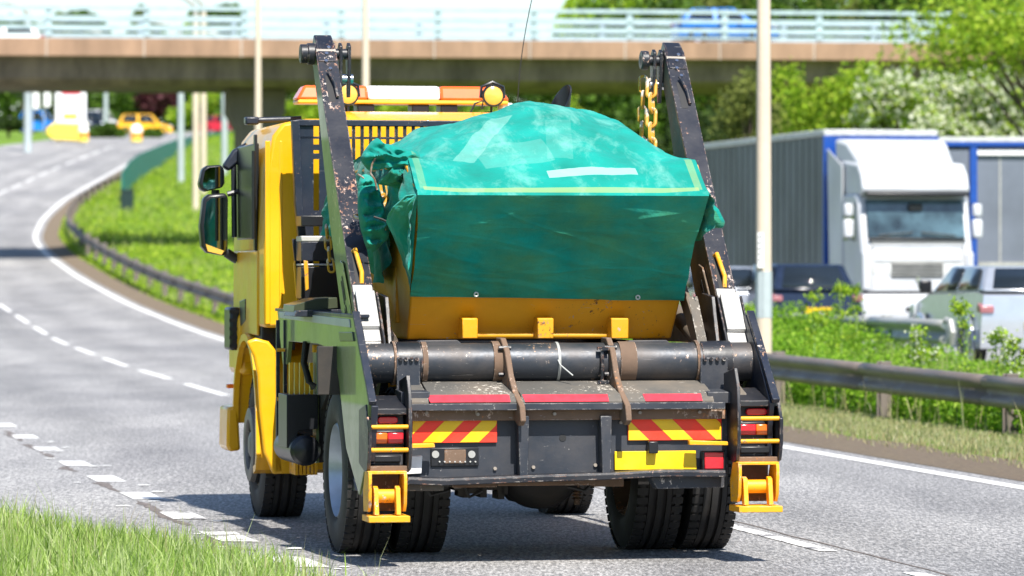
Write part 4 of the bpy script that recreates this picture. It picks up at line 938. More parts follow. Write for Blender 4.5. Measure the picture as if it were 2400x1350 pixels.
chain([(x, -.32 + .02 * i, z) for i, (x, z) in enumerate(Pn)], scale=1.4)
Pn = [(*Q(a, b2, .5),) for a, b2 in ((765, 530), (768, 560), (772, 600), (778, 635))]
chain([(x, .5, z) for x, z in Pn], scale=1.1)

# cab ------------------------------------------------------
YB = 3.25; HW = 1.235; YF = 4.95
cab = empty('cab', (0, 0, 0), 0, lorry)
zr = Q(700, 278, YB)[1]; zbt = Q(620, 768, YB)[1]
sec = [(-HW, zbt), (-HW, 1.9), (-HW + .02, zr - .35), (-HW + .06, zr - .12), (-HW + .13, zr - .03), (-HW + .3, zr + .0), (HW - .3, zr), (HW - .13, zr - .03), (HW - .06, zr - .12), (HW - .02, zr - .35), (HW, 1.9), (HW, zbt)]
MB().prism(sec, YB, YF, 'y').build('body_shell', 'cab_yellow', cab, .025)
# rear wall pressings: two shallow vertical ribs
for a, b2 in ((622, 634), (655, 662)):
    x0, z1 = Q(a, 330, YB - .01); x1, z0 = Q(b2, 760, YB - .01); MB().box(x0, x1, YB - .006, YB + .01, z0, z1).build('wall_rib', 'cab_yellow', cab, .005)
MB().prism([(YB + .2, zr - .01), (YB + .5, zr + .07), (YF - .4, zr + .10), (YF - .15, zr + .02)], -.62, .62, 'x').build('roof_hump', 'cab_yellow', cab, .03)
sd = MB().prism([(YB + .42, 1.98), (YF - .25, 1.98), (YF - .15, 2.55), (YF - .25, zr - .16), (YB + .42, zr - .16)], -HW - .006, -HW + .02, 'x').build('side_window', 'cab_glass', cab, .01)
MB().prism([(YB + .36, zr - .1), (YB + .43, zr - .1), (YB + .43, 1.9), (YB + .36, 1.9)], -HW - .02, -HW, 'x').build('window_pillar', 'black_plastic', cab, .005)
MB().tube([(-HW - .03, YF - .3, 2.0), (-HW - .03, YF - .25, zr - .2)], .02, 8).build('door_grab_rail', 'black_plastic', cab)
MB().tube([(-HW - .035, YB + .30, 1.98), (-HW - .035, YB + .30, 2.6)], .014, 8).build('rear_grab_rail', 'black_plastic', cab)
hs = SP([(563, 705), (577, 700), (577, 750), (566, 765)], -HW - .01); MB().prism(hs, -HW - .018, -HW, 'x').build('door_handle', 'black_plastic', cab, .008)
dp = MB().prism([(YB + .30, 1.3), (YF - .1, 1.3), (YF - .1, 1.9), (YB + .30, 1.9)], -HW - .012, -HW + .01, 'x').build('door', 'cab_yellow', cab, .012)
gb = [Q(533, 720, YF - .3), Q(551, 820, YF - .3)]; MB().box(gb[0][0], gb[1][0] + .02, YF - .45, YF - .1, gb[1][1], gb[0][1]).build('corner_grille', 'black_plastic', cab, .02)
mb = MB()
for k in range(5): z = gb[1][1] + (gb[0][1] - gb[1][1]) * (k + .5) / 5; mb.box(gb[0][0] - .005, gb[1][0] + .025, YF - .456, YF - .45, z - .012, z + .012)
mb.build('grille_slat', 'chassis', cab)
MB().box(-HW - .03, -HW + .12, YF - .5, YF + .05, 1.0, 1.45).build('corner_panel', 'cab_yellow', cab, .05)
st = MB().prism(QP([(531, 955), (556, 950), (562, 1055), (535, 1058), (529, 1045)], YF - .3), YF - .35, YF + .1, 'y').build('step', 'cab_yellow', cab, .02)
# indicator
ix, iz = Q(541, 900, YF - .3); MB().box(ix - .03, ix + .02, YF - .33, YF - .25, iz - .03, iz + .0).build('side_indicator', 'orange_lens', cab, .006)
# front mudguard as a band round the wheel
fy, fz = 4.0, .53; arc = []
for k in range(15):
    a = R(-2 + (182 + 0) * k / 14); rr = .66; arc.append((fy - rr * math.cos(a), fz + .12 + rr * math.sin(a)))
zb_ = Q(660, 1112, 3.32)[1]; arc = [(3.50, zb_ - .0), (3.38, zb_ + .03), (3.33, zb_ + .12)] + arc[1:]
def band(path, x0, x1, th, name, mat, parent):
    P = []
    for i, (y, z) in enumerate(path):
        a = path[max(0, i - 1)]; b2 = path[min(len(path) - 1, i + 1)]; d = math.hypot(b2[0] - a[0], b2[1] - a[1]); ny, nz = (b2[1] - a[1]) / d * th, -(b2[0] - a[0]) / d * th
        P.append((y + ny, z + nz))
    m = MB(); m.prism(path + P[::-1], x0, x1, 'x')
    # ngon may be concave: build as strips instead
    m = MB()
    for i in range(len(path) - 1):
        q = [path[i], path[i + 1], P[i + 1], P[i]]
        n = len(q); 
        m.add([(x0, *p) for p in q] + [(x1, *p) for p in q], [(0, 1, 5, 4), (2, 3, 7, 6), (0, 3, 2, 1), (4, 5, 6, 7)])
    bm_v = m
    return m.build(name, mat, parent, 0, 40)
band(arc, -HW - .02, -.78, .025, 'front_mudguard', 'cab_yellow', cab); band(arc, .78, HW + .02, .025, 'front_mudguard', 'cab_yellow', cab)
lip = [(fy + (y - fy) * 1.0, z) for y, z in arc]; band(lip, -HW - .045, -HW - .005, .05, 'mudguard_lip', 'cab_yellow', cab)
qpoly('mudguard_panel', 'cab_yellow', [(578, 800), (600, 792), (630, 800), (648, 822), (652, 1000), (668, 1110), (640, 1112), (618, 1060), (608, 960), (604, 880), (594, 835)], 3.28, .05, cab, .018)
(xA, zA), (xB, zB) = Q(640, 1025, 3.30), Q(690, 1110, 3.30); MB().box(xA, xB + .1, 3.28, 3.36, zB, zA).build('lower_panel', 'cab_yellow', cab, .015)
(xA, zA), (xB, zB) = Q(612, 770, 3.5), Q(690, 820, 3.5); MB().box(xA, xB, 3.45, 4.6, zB, zA + .02).build('cab_underside', 'chassis', cab, .01)
mb = MB()
for k in range(6): x = Q(690 + 9 * k, 1095, 3.0)[0]; z = Q(690, 1095, 3.0)[1]; mb.box(x - .008, x + .012, 2.9, 3.2, z - .05, z + .04)
mb.build('exhaust_guard', 'yellow_worn', lorry)
MB().box(-.9, .9, 3.0, 3.2, .75, 1.3).build('engine_cover', 'chassis', lorry, .02)
# roof light bar
def rz(px, py, y): return Q(px, py, y)
YL = 4.3
(xa_, zt_), (xb_, zb_) = Q(695, 199, YL), Q(1195, 246, YL)
lb = empty('beacon_bar', (0, 0, 0), 0, cab); zs = zb_ + (zt_ - zb_) * .22
MB().box(xa_ + .01, xb_ - .01, YL - .02, YL + .28, zb_, zs).build('bar_base', 'yellow_base', lb, .012) if False else None
plain('bar_base_paint', (.75, .45, .05), .3)
MB().box(xa_ + .01, xb_ - .01, YL - .02, YL + .28, zb_, zs).build('bar_base', 'bar_base_paint', lb, .015)
x1_, x2_ = Q(863, 220, YL)[0], Q(1032, 220, YL)[0]
def dome(x0, x1, taper0, taper1, mat):
    a = .06 if taper0 else 0; b2 = .06 if taper1 else 0
    MB().add([(x0, YL - .01, zs), (x1, YL - .01, zs), (x1, YL + .27, zs), (x0, YL + .27, zs), (x0 + a, YL + .03, zt_), (x1 - b2, YL + .03, zt_), (x1 - b2, YL + .23, zt_), (x0 + a, YL + .23, zt_)],
             [(0, 3, 2, 1), (4, 5, 6, 7), (0, 1, 5, 4), (1, 2, 6, 5), (2, 3, 7, 6), (3, 0, 4, 7)]).build('lamp_dome', mat, lb, .02)
dome(xa_, x1_ - .002, 1, 0, 'amber_lamp'); dome(x1_, x2_, 0, 0, 'white_lamp'); dome(x2_ + .002, xb_, 0, 1, 'amber_lamp')
for px in (858, 986, 1053, 800):
    (x0, z1), (x1, z0) = Q(px - 20, 254, YL), Q(px + 20, 270, YL); MB().box(x0, x1, YL, YL + .2, z0 - .02, z1 + .03).build('bar_foot', 'black_plastic', lb, .01)
# round work lamps
for px, py in ((816, 221), (1157, 224)):
    yl = 3.9; x, z = Q(px, py, yl); r = 26 / FP * 30.9
    wl = MB().lathe([(0, r * .86), (0, r), (.03, r * 1.03), (.10, r * .7), (.14, r * .3), (.15, 0)], (x, yl, z), 32, 'y').build('work_lamp', 'black_plastic', cab)
    MB().lathe([(.004, r * .86), (-.006, r * .6), (-.012, r * .3), (-.014, 0)], (x, yl, z), 32, 'y').build('lens', 'lamp_yellow', wl)
    MB().tube([(x - r * 1.08, yl + .05, z - r * .2), (x - r, yl + .05, z + r * .8), (x, yl + .05, z + r * 1.25), (x + r, yl + .05, z + r * .8), (x + r * 1.08, yl + .05, z - r * .2)], .012, 8).build('bail', 'black_plastic', wl)
    MB().tube([(x, yl + .08, z - r * .6), (x, yl + .1, z - r * 1.5), (x - .12, yl + .1, z - r * 1.7)], .012, 8).build('lamp_bracket', 'black_plastic', wl)
x, z = Q(1113, 262, 3.9); MB().tube([(x, 3.9, z - .05), (x - .03, 3.9, z), (x, 3.9, z + .06), (x + .06, 3.9, z + .08), (x + .05, 3.9, z + .02)], .008, 6).build('lamp_cable', 'rubber', cab)
# exhaust stack cut at a slant
ex, ez = Q(1307, 262, 3.1); r = .080; m = MB(); n = 28; P = []
top = Q(1325, 198, 3.1)[1]
for z_, f in ((1.3, 0), (ez - .05, 0), (None, 1), (None, 2)):
    for i in range(n):
        a = 2 * math.pi * i / n; cx_ = math.cos(a); rr = r if f < 2 else r * .85
        zz = z_ if z_ is not None else (ez - .04 + (top - ez + .04) * (.5 + .5 * math.cos(a - .6)))
        off = .0 if f == 0 else .02
        P.append((ex + off + rr * cx_, 3.1 + rr * math.sin(a), zz))
m.add(P, [(k * n + i, k * n + (i + 1) % n, (k + 1) * n + (i + 1) % n, (k + 1) * n + i) for k in range(3) for i in range(n)])
P2 = [(p[0], p[1], ez - .2) for p in P[3 * n:]]; m.add(P[3 * n:] + P2, [(i, (i + 1) % n, n + (i + 1) % n, n + i) for i in range(n)] + [tuple(range(n, 2 * n))])
m.build('exhaust_stack', 'black_plastic', lorry, flip=False)
a = Q(1212, 232, 4.0); b2 = Q(1256, -40, 4.0); MB().tube([(a[0] + (b2[0] - a[0]) * t * t, 4.0, a[1] - .2 + (b2[1] - a[1] + .2) * t) for t in [i / 10 for i in range(11)]], .0035, 6).build('aerial', 'rubber', cab)
for px, w_ in ((1190, 12), (1258, 20)):
    (x0, z1), (x1, z0) = Q(px - w_, 241, 4.3), Q(px + w_, 262, 4.3); MB().box(x0, x1, 4.3, 4.5, z0 - .1, z1).build('roof_box', 'plastic_white', cab, .01)
(x0, z1), (x1, z0) = Q(580, 274, 4.6), Q(706, 290, 4.6); MB().cyl((x0, 4.6, z0 + .02), (x1, 4.6, z0 + .035), .022, n=14).build('sun_visor_bar', 'navy', cab); MB().box(x0 - .02, x0 + .08, 4.55, 4.66, z0 - .01, z1).build('visor_end', 'navy', cab, .012)
# headboard guard behind the cab
YH = 2.95
hb = empty('headboard', (0, 0, 0), 0, lorry)
(xl, ztp), (xr_, _) = Q(684, 280, YH), Q(684, 700, YH); zlo = 1.3
xr2 = 1.05
MB().box(xl + .03, xr2, YH - .02, YH + .03, ztp - .045, ztp).build('top_rail', 'navy', hb, .006)
PL = QP([(682, 282), (700, 282), (708, 480), (722, 620), (722, 700), (706, 700), (702, 600), (690, 480)], YH)
MB().prism(PL, YH - .05, YH + .03, 'y').build('side_post', 'navy', hb, .006)
MB().prism(QP([(684, 560), (696, 560), (712, 700), (700, 705)], YH - .06), YH - .08, YH - .05, 'y').build('post_stay', 'navy', hb, .004)
z_a, z_b, z_c = Q(800, 290, YH)[1], Q(800, 323, YH)[1], Q(800, 345, YH)[1]; z_d = Q(800, 372, YH)[1]
MB().box(xl + .06, xr2, YH, YH + .015, z_b - .008, z_b + .008).build('mid_rail', 'navy', hb)
mb_n = 0
pxs = list(range(811, 1090, 20))
for px in pxs:
    x0 = Q(px - 6, 300, YH)[0]; x1 = Q(px + 2, 300, YH)[0]
    MB().box(x0, x1, YH - .002, YH + .016, z_d - .25, ztp - .04).build('bar', 'black_worn', hb, .003)
(x0, _), (x1, _) = Q(700, 400, YH), Q(735, 400, YH); MB().box(x0, x1, YH, YH + .014, zlo, ztp - .04).build('guard_panel', 'navy', hb, .003)
(x0, _), (x1, _) = Q(748, 400, YH), Q(806, 400, YH); MB().box(x0, x1, YH, YH + .014, zlo, ztp - .04).build('guard_panel', 'navy', hb, .003)
for p in (366, 345, 500): (x0, _), (x1, _) = Q(730, 400, YH), Q(752, 400, YH); zz = Q(700, p, YH)[1]; MB().box(x0, x1, YH - .001, YH + .013, zz - .02, zz + .02).build('panel_bridge', 'navy', hb)
MB().box(-.72, xr2, YH + .03, YH + .05, zlo, z_d - .2).build('lower_sheet', 'navy', hb)
for (a, b2, c, d_, mt) in ((706, 505, 800, 530, 'black_plastic'), (706, 553, 800, 566, 'silver_light'), (706, 566, 800, 612, 'navy'), (706, 618, 800, 623, 'silver_light'), (706, 625, 800, 700, 'black_plastic')):
    (x0, z1), (x1, z0) = Q(a, b2, 2.6), Q(c, d_, 2.6); MB().box(x0, x1, 2.6, 2.85, z0, z1).build('locker_panel', mt, hb, .006)
qpoly('grab_strap', 'yellow_worn', [(712, 610), (722, 612), (724, 678), (716, 682)], 2.5, .02)
qpoly('side_post_strip', 'cab_yellow', [(688, 618), (692, 610), (703, 700), (695, 705)], YH - .1, .02)

# mirrors --------------------------------------------------
def mirror(poly, yl, label):
    h = empty('mirror', (0, 0, 0), 0, cab)
    P = QP(poly, yl); cx_ = sum(p[0] for p in P) / len(P); cz_ = sum(p[1] for p in P) / len(P)
    MB().prism(P, yl, yl + .14, 'y').build('mirror_shell', 'black_plastic', h, .02)
    G = [(cx_ + (x - cx_) * .82 + .008, cz_ + (z - cz_) * .86) for x, z in P]
    MB().prism(G, yl - .004, yl + .01, 'y').build('mirror_glass', 'mirror', h)
    return h
mirror([(474, 397), (486, 388), (518, 386), (526, 395), (527, 430), (521, 440), (482, 449), (470, 444), (467, 430)], 4.6, '')
mh = mirror([(477, 465), (490, 455), (530, 452), (535, 465), (534, 585), (529, 600), (485, 592), (473, 578), (469, 530)], 4.6, '')
MB().prism(QP([(482, 572), (525, 588), (519, 597), (487, 589)], 4.596), 4.590, 4.597, 'y').build('mirror_sticker', 'lamp_yellow', mh)
def qtube(name, pts, yl, r, mat, parent, n=8): MB().tube([(*[Q(a, b2, yl)[0]], yl, Q(a, b2, yl)[1]) for a, b2 in pts], r, n).build(name, mat, parent)
qtube('mirror_arm', [(505, 445), (505, 458)], 4.66, .03, 'black_plastic', cab); qtube('mirror_arm', [(533, 455), (560, 448), (590, 447)], 4.66, .02, 'black_plastic', cab)
qtube('mirror_mount', [(530, 592), (545, 602), (556, 608)], 4.66, .035, 'black_plastic', cab, 12)
MB().prism(QP([(520, 390), (545, 352), (583, 330), (592, 342), (560, 380), (535, 402)], 4.7), 4.66, 4.75, 'y').build('mirror_bracket', 'pole_dark', cab, .02) if 'pole_dark' in MATS else MB().prism(QP([(520, 390), (545, 352), (583, 330), (592, 342), (560, 380), (535, 402)], 4.7), 4.66, 4.75, 'y').build('mirror_bracket', 'navy', cab, .02)

# ------------------------------------------------------------------ the skip and its cover
skip = empty('skip', T0, YAW); tag(skip, 'yellow steel builders skip standing on the bed of the lorry under a green net', 'skip')
SZB, SZT = 1.335, 2.20; SYR, SYB = -1.05, -.35; SYF, SYFB = 2.45, 1.75; BW, TW = .835, .885
SZM = 2.40; YM0, YM1 = -.74, 2.14
V = [(-BW, SYB, SZB), (BW, SYB, SZB), (BW, SYFB, SZB), (-BW, SYFB, SZB), (-TW, SYR, SZT), (TW, SYR, SZT), (TW, SYF, SZT), (-TW, SYF, SZT),
     (-TW - .02, YM0, SZM), (TW + .02, YM0, SZM), (TW + .02, YM1, SZM), (-TW - .02, YM1, SZM)]
MB().add(V, [(0, 3, 2, 1), (0, 1, 5, 4), (1, 2, 6, 10, 9, 5), (2, 3, 7, 6), (3, 0, 4, 8, 11, 7)]).build('body', 'skip_yellow', skip, .012)
def face_pt(px, py, off=.0):
    """point on the sloping rear face"""
    r = _ray(px, py); tn = Vector((0, -(SZT - SZB), -(SYB - SYR))).normalized()
    n = (RT * tn.x + FW * tn.y + Vector((0, 0, tn.z))); p0 = T0 + FW * SYB + Vector((0, 0, SZB)) + n * off
    t = (p0 - C0).dot(n) / r.dot(n); P = C0 + r * t - T0; return Vector((P.dot(RT), P.dot(FW), P.z))
for a, b2 in ((1077, 1113), (1253, 1290), (1425, 1465)):
    q = [face_pt(a, 742, .0), face_pt(b2, 742, .0), face_pt(b2, 792, .0), face_pt(a, 792, .0)]; m = MB()
    x0, x1 = q[0].x, q[1].x; y0, z0_, y1, z1_ = q[0].y, q[0].z, q[2].y, q[2].z
    m.prism([(y0, z0_), (y0 - .10, z0_ - .01), (y0 - .10, z1_), (y1 + .02, z1_)], x0, x1, 'x'); m.build('lug_pocket', 'skip_yellow', skip, .006)
a = face_pt(1113, 786, .06); b2 = face_pt(1425, 786, .06); MB().cyl((a.x, a.y - .0, a.z), (b2.x, b2.y, b2.z), .017, n=14).build('pull_bar', 'yellow_worn', skip)
# dents and rust line along the bottom edge
for s in (-1, 1):
    MB().prism([(-.1, SZB + .1), (-.1, SZB + .45), (0.0, SZB + .45), (0, SZB + .1)], s * (BW + .0) - .03, s * (BW) + .03, 'x').build('side_rib', 'skip_yellow', skip, .005)
    MB().prism([(1.2, SZB + .1), (1.2, SZB + .45), (1.3, SZB + .45), (1.3, SZB + .1)], s * BW - .03, s * BW + .03, 'x').build('side_rib', 'skip_yellow', skip, .005)
MB().tube([(-TW, SYR, SZT), (TW, SYR, SZT), (TW + .02, YM0, SZM), (TW + .02, YM1, SZM), (TW, SYF, SZT), (-TW, SYF, SZT), (-TW - .02, YM1, SZM), (-TW - .02, YM0, SZM)], .014, 8, closed=True).build('rim', 'skip_yellow', skip)

# net cover: heap surface, rear flap, left drape, right bulge
cover = empty('net_cover', T0, YAW); tag(cover, 'turquoise green net cover stretched over the heaped load of the skip', 'cover')
SIL = np.array([(740, 480), (800, 400), (830, 352), (868, 326), (885, 322), (902, 332), (960, 312), (1000, 300), (1060, 282), (1110, 265), (1160, 256), (1230, 243), (1290, 250), (1330, 256), (1400, 274), (1452, 281), (1480, 292), (1510, 325), (1560, 350), (1600, 363), (1640, 380), (1662, 405), (1680, 440)])
def rim_z(y): return float(np.interp(y, [SYR, YM0, YM1, SYF], [SZT, SZM, SZM, SZT])) + .045
def heap_z(x, y):
    """height of the load: a silhouette profile across x, ridge at mid length, falling to the rim"""
    yc = .55; ax = min(abs(x), TW)
    xx = math.copysign(ax, x); X_ = T0.x + xx * math.cos(YAW) - yc * math.sin(YAW); D_ = T0.y + xx * math.sin(YAW) + yc * math.cos(YAW)
    px = 1200 + FP * X_ / D_; py = np.interp(px, SIL[:, 0], SIL[:, 1]); zr_ = CH + (HZ - py) / FP * D_
    edge = ss(TW - .30, TW + .012, abs(x)); e0 = rim_z(y)
    t = (y - SYR) / (yc - SYR) if y < yc else (SYF - y) / (SYF - yc)
    t = max(0, min(1, t)); f = math.sin(t * math.pi / 2) ** .85
    base = SZT + .03 + (max(zr_, SZT + .05) - SZT - .03) * f
    z = base * (1 - edge) + (e0 * .6 + base * .4 if base > e0 else e0) * edge if base > e0 else max(base, e0 * edge + base * (1 - edge))
    q = Vector((x * 2.1, y * 1.6, 3.3)); k = min(1, 4 * t + .0)
    z += (.05 * noise.noise(q) + .018 * noise.noise(q * 2.7)) * k * (1 - .6 * edge)
    z += k * .012 * abs(noise.noise((x * 5 + y * 2, y * 4, 8))) * (1 + 2.5 * ss(.35, TW, -x)) - .008 * k * abs(noise.noise((x * 14, y * 9 + x * 5, 3)))
    return z
def seg(v): return .006 * noise.noise(v * 9)
nx, ny = 210, 150; xs_ = np.linspace(-TW - .012, TW + .012, nx); rows = []
# rear flap rows: from hem up the sloping face to the rim, then over the heap
fl_n = Vector((0, -(SZT - SZB), -(SYB - SYR))).normalized()
for j in range(96):
    t = j / 95; row = []
    for i, x in enumerate(xs_):
        u = (x + TW) / (2 * TW); zh = 1.61 - .03 * u; z = zh + (SZT + .02 - zh) * t; yb = SYB + (SYR - SYB) * (z - SZB) / (SZT - SZB)
        wv = .006 * math.sin(z * 40 + 3 * noise.noise((x * 1.4, z * 2, 1))) * max(0, noise.noise((x * 1.1, z * 3.2, 7)) + .35) + .007 * noise.noise((x * .9, z * 7, 2)) * (1 - t * .5) + .004 * noise.noise((x * 5, z * 18, 2))
        rg = lambda v: max(0, 1 - 9 * abs(noise.noise(v)))
        wv += .009 * rg((x * .8 + z * .6, z * 4.2 - x * .5, 41)) * (.5 + .6 * abs(x)) + .006 * rg((x * 1.3, z * 8, 47)) + .006 * rg((x * 1.1 + z, z * 6 + x * .9, 57))
        wv += .009 * abs(noise.noise((x * 1.6 + z * 1.2, z * 5 - x * .8, 21))) + .006 * abs(noise.noise((x * 3 - z, z * 9 + x * 1.1, 33)))
        wv *= 1 - .75 * ss(.72, .98, t)
        d = .036 + abs(wv) * 1.2; pinch = 1 - .012 * math.sin(t * math.pi)
        wd = BW + (TW - BW) * (z - SZB) / (SZT - SZB) + .014
        edge_ = .012 * noise.noise((math.copysign(3, x), z * 6, 1)) * (abs(x) > TW - .1)
        row.append((x / (TW + .012) * (wd + edge_ - .02 * math.sin(t * math.pi)), yb + fl_n.y * d, z + fl_n.z * d * .3 + .008 * noise.noise((x * 3, 4, 0)) * (1 - t)))
    rows.append(row)
for j in range(ny):
    y = SYR - .03 + (SYF - SYR + .03) * (j / (ny - 1)); rows.append([(x, y, heap_z(x, y)) for x in xs_])
mb = MB(); mb.grid(rows); mb.build('net_sheet', 'tarp', cover, ang=60, flip=False)
# side drapes
def drape(side, y0, y1, zlow, amp, n1=60, n2=26, out=.03, seed=0, push=0):
    rows = []
    for i in range(n1):
        y = y0 + (y1 - y0) * i / (n1 - 1); row = []
        zt_ = heap_z(side * (TW - .02), y) + .0; zl = zlow(y)
        for j in range(n2):
            t = j / (n2 - 1); z = zt_ + (zl - zt_) * t
            fold = amp * t ** .7 * (.5 + .5 * math.sin(y * 22 + 4 * noise.noise((y * 1.3, t * 1.5, seed)))) + amp * .9 * abs(noise.noise((y * 4, t * 4, seed + 5))) * min(1, t * 4)
            base = BW + (TW - BW) * max(0, (z - SZB) / (SZT - SZB)) if z < SZT else TW
            x = side * (base + out * min(1, t * 5) + fold + push * math.sin(min(1, t * 1.4) * math.pi) ** 1)
            row.append((x, y, z))
        rows.append(row)
    mb = MB(); mb.grid(rows); return mb.build('net_drape', 'tarp', cover, ang=60, flip=False)
def zl_left(y): return float(np.interp(y, [-1.06, -.95, -.8, -.62, -.45, -.2, .1, .5, .9, 1.6, 2.45], [1.72, 1.78, 1.92, 2.05, 2.12, 1.86, 1.66, 1.72, 1.86, 1.95, 2.0])) + .03 * noise.noise((y * 4, 0, 0))
drape(-1, -1.07, 2.4, zl_left, .05, n1=120)
def zl_right(y): return float(np.interp(y, [-1.06, -.8, -.3, .3, 1, 2.45], [2.02, 1.95, 1.92, 1.95, 2.0, 2.05]))
drape(1, -1.07, 2.4, zl_right, .035, n1=90, seed=4, push=.0)
# loose gathered bag of net at the right rear corner
P = QP([(1640, 470), (1660, 470), (1682, 490), (1697, 520), (1694, 538), (1672, 530), (1650, 505), (1638, 490)], -.75)
MB().prism(P, -.80, -.55, 'y').build('net_corner', 'tarp', cover, .03)
# ruffled lump and flying fold at the left
def lump(pts, yl, th, name='net_fold', seed=0, cf=1.5):
    """gathered, creased fold of net following an outline"""
    P = QP(pts, yl); n0 = len(P); O = []
    for i in range(n0):
        a_, b_, c_, d_ = (Vector(P[(i + k - 1) % n0]) for k in range(4))
        for k in range(8):
            t = k / 8; O.append(.5 * ((2 * b_) + (c_ - a_) * t + (2 * a_ - 5 * b_ + 4 * c_ - d_) * t * t + (3 * b_ - a_ - 3 * c_ + d_) * t ** 3))
    c = sum(O, Vector((0, 0))) / len(O); rings = []
    for k in range(20):
        s_ = 1 - (1 - k / 19) ** 1; s_ = k / 19; dep = math.sqrt(max(0, 1 - s_ ** 2.6)); ring = []
        for i, p in enumerate(O):
            q = c + (p - c) * s_; v = Vector((q.x * 6, q.y * 11, seed)); cr = abs(noise.noise(v)) + .5 * abs(noise.noise(v * 2.3))
            ring.append((q.x, yl - th * dep * (1.15 - cf * cr) , q.y + .01 * noise.noise(v * 2)))
        rings.append(ring + [ring[0]])
    m = MB(); m.grid(rings); return m.build(name, 'tarp', cover, ang=75, flip=False)
lump([(846, 372), (866, 338), (884, 322), (903, 336), (940, 345), (978, 356), (990, 395), (984, 445), (960, 436), (935, 440), (912, 436), (886, 430), (896, 412), (908, 398), (890, 388), (866, 400)], -.62, .16, seed=3)
_ou = [(Q(985, 452, -1.06), -1.06), (Q(950, 458, -.98), -.98), (Q(922, 484, -.86), -.86), (Q(905, 520, -.74), -.74), (Q(922, 556, -.66), -.66), (Q(944, 612, -.54), -.54), (Q(958, 655, -.46), -.46), (Q(967, 694, -.40), -.40)]
ou = [Vector((p[0], y, p[1])) for p, y in _ou]; rows = []
for i in range(71):
    t = i / 70; k = min(6, int(t * 7)); o_ = ou[k].lerp(ou[k + 1], t * 7 - k); z = (SZT + .02) + (1.61 - SZT - .02) * t
    e_ = Vector((-(BW + (TW - BW) * (z - SZB) / (SZT - SZB)) - .012, SYB + (SYR - SYB) * (z - SZB) / (SZT - SZB) - .035, z)); row = []
    for j in range(30):
        u = j / 29; p = e_.lerp(o_, u); q = Vector((t * 3.2 - u * 1.4, u * 2.2 + t, 5)); fr = max(0, 1 - 6 * abs(noise.noise(q)))
        p += Vector((-.6, -.8, .1)) * (.035 * math.sin(u * math.pi) * math.sin(t * math.pi) + .03 * fr * u * (1 - abs(2 * t - 1)) + .012 * noise.noise((t * 14, u * 9, 2)) * u); row.append(p)
    rows.append(row)
mb = MB(); mb.grid(rows); mb.build('net_corner_fold', 'tarp', cover, ang=75, flip=False)
lump([(842, 420), (862, 410), (884, 432), (896, 470), (905, 512), (912, 552), (888, 580), (864, 590), (846, 540), (838, 480)], -.35, .12, seed=11)
# eyelets and ties
for px, py in ((1116, 690), (1495, 697)):
    p = face_pt(px, py, .05); M = Matrix.Translation(p); m = MB(); m.tube([(p.x + .012 * math.cos(a), p.y, p.z + .012 * math.sin(a)) for a in [i * math.pi / 5 for i in range(10)]], .005, 6, closed=True); m.build('eyelet', 'silver_light', cover)
x, z = Q(897, 538, -.40); MB().tube([(x + .014 * math.cos(a), -.42, z + .014 * math.sin(a)) for a in [i * math.pi / 5 for i in range(10)]], .005, 6, closed=True).build('eyelet', 'silver_light', cover)
def qt(name, pts, yl, r, mat): MB().tube([(Q(a, b2, yl)[0], yl, Q(a, b2, yl)[1]) for a, b2 in pts], r, 6).build(name, mat, cover)
qt('tie_cord', [(882, 366), (872, 385), (868, 405), (878, 420), (884, 445)], -.72, .006, 'rust_dirt'); qt('tie_cord', [(838, 408), (845, 412), (853, 418)], -.72, .006, 'rust_dirt')
qt('bungee_cord', [(876, 508), (895, 514), (912, 522), (930, 535)], -.60, .007, 'rubber')

# ------------------------------------------------------------------ crash barriers
PROF = [(0, 0), (-.03, -.004), (-.075, -.03), (-.085, -.06), (-.075, -.10), (-.02, -.135), (-.015, -.165), (-.02, -.195), (-.075, -.235), (-.085, -.27), (-.06, -.31), (-.02, -.32), (0, -.315)]
def barrier(name, path, mat, label, sp, postw=.07, grp=None, endcap=False):
    """path: list of (x,y,ztop)"""
    root = empty(name, (0, 0, 0)); tag(root, label, 'crash barrier', grp)
    P = [Vector(p) for p in path]; rows = []
    for i, p in enumerate(P):
        a = P[max(0, i - 1)]; b2 = P[min(len(P) - 1, i + 1)]; d = (b2 - a); d.z = 0; d.normalize(); side = Vector((d.y, -d.x, 0))
        rows.append([p + side * o + Vector((0, 0, z)) for o, z in PROF] )
    # beam sections, each its own piece
    acc = 0; start = 0; k = 0
    for i in range(1, len(P)):
        acc += (P[i] - P[i - 1]).length
        if acc >= sp or i == len(P) - 1:
            mb = MB(); mb.grid(rows[start:i + 1]); off = .0; o = mb.build('beam', mat, root, ang=50, flip=False); 
            md = o.modifiers.new('t', 'SOLIDIFY'); md.thickness = .006
            d = (P[i] - P[i - 1]); d.z = 0; d.normalize(); side = Vector((d.y, -d.x, 0))
            # lap joint sleeve, 4 mm proud
            r0 = [q - side * .006 + Vector((0, 0, .002)) for q in rows[i]]; r1 = [q - d * .22 for q in r0]
            mb = MB(); mb.grid([r1, r0]); mb.build('lap_joint', mat, o, ang=50, flip=False)
            c = P[i] - d * .5 + side * .03; zg = gz(c.x, c.y); M = Matrix.Translation((c.x, c.y, 0)) @ Matrix.Rotation(math.atan2(d.y, d.x), 4, 'Z')
            mb = MB(); mb.box(-postw / 2, postw / 2, -.13, -.0, zg - .1, c.z + .03, M); mb.box(-.01, .01, -.14, .03, zg - .1, c.z + .03, M); mb.build('post', mat, root, .006)
            start = i; acc = 0
    if endcap:
        e = P[0]; mb = MB(); mb.tube([(e.x - .02, e.y, e.z), (e.x + .03, e.y - .10, e.z - .02), (e.x + .05, e.y - .16, e.z - .16), (e.x + .03, e.y - .1, e.z - .30), (e.x - .02, e.y, e.z - .32)], .05, 8); mb.build('end_cap', mat, root)
    return root
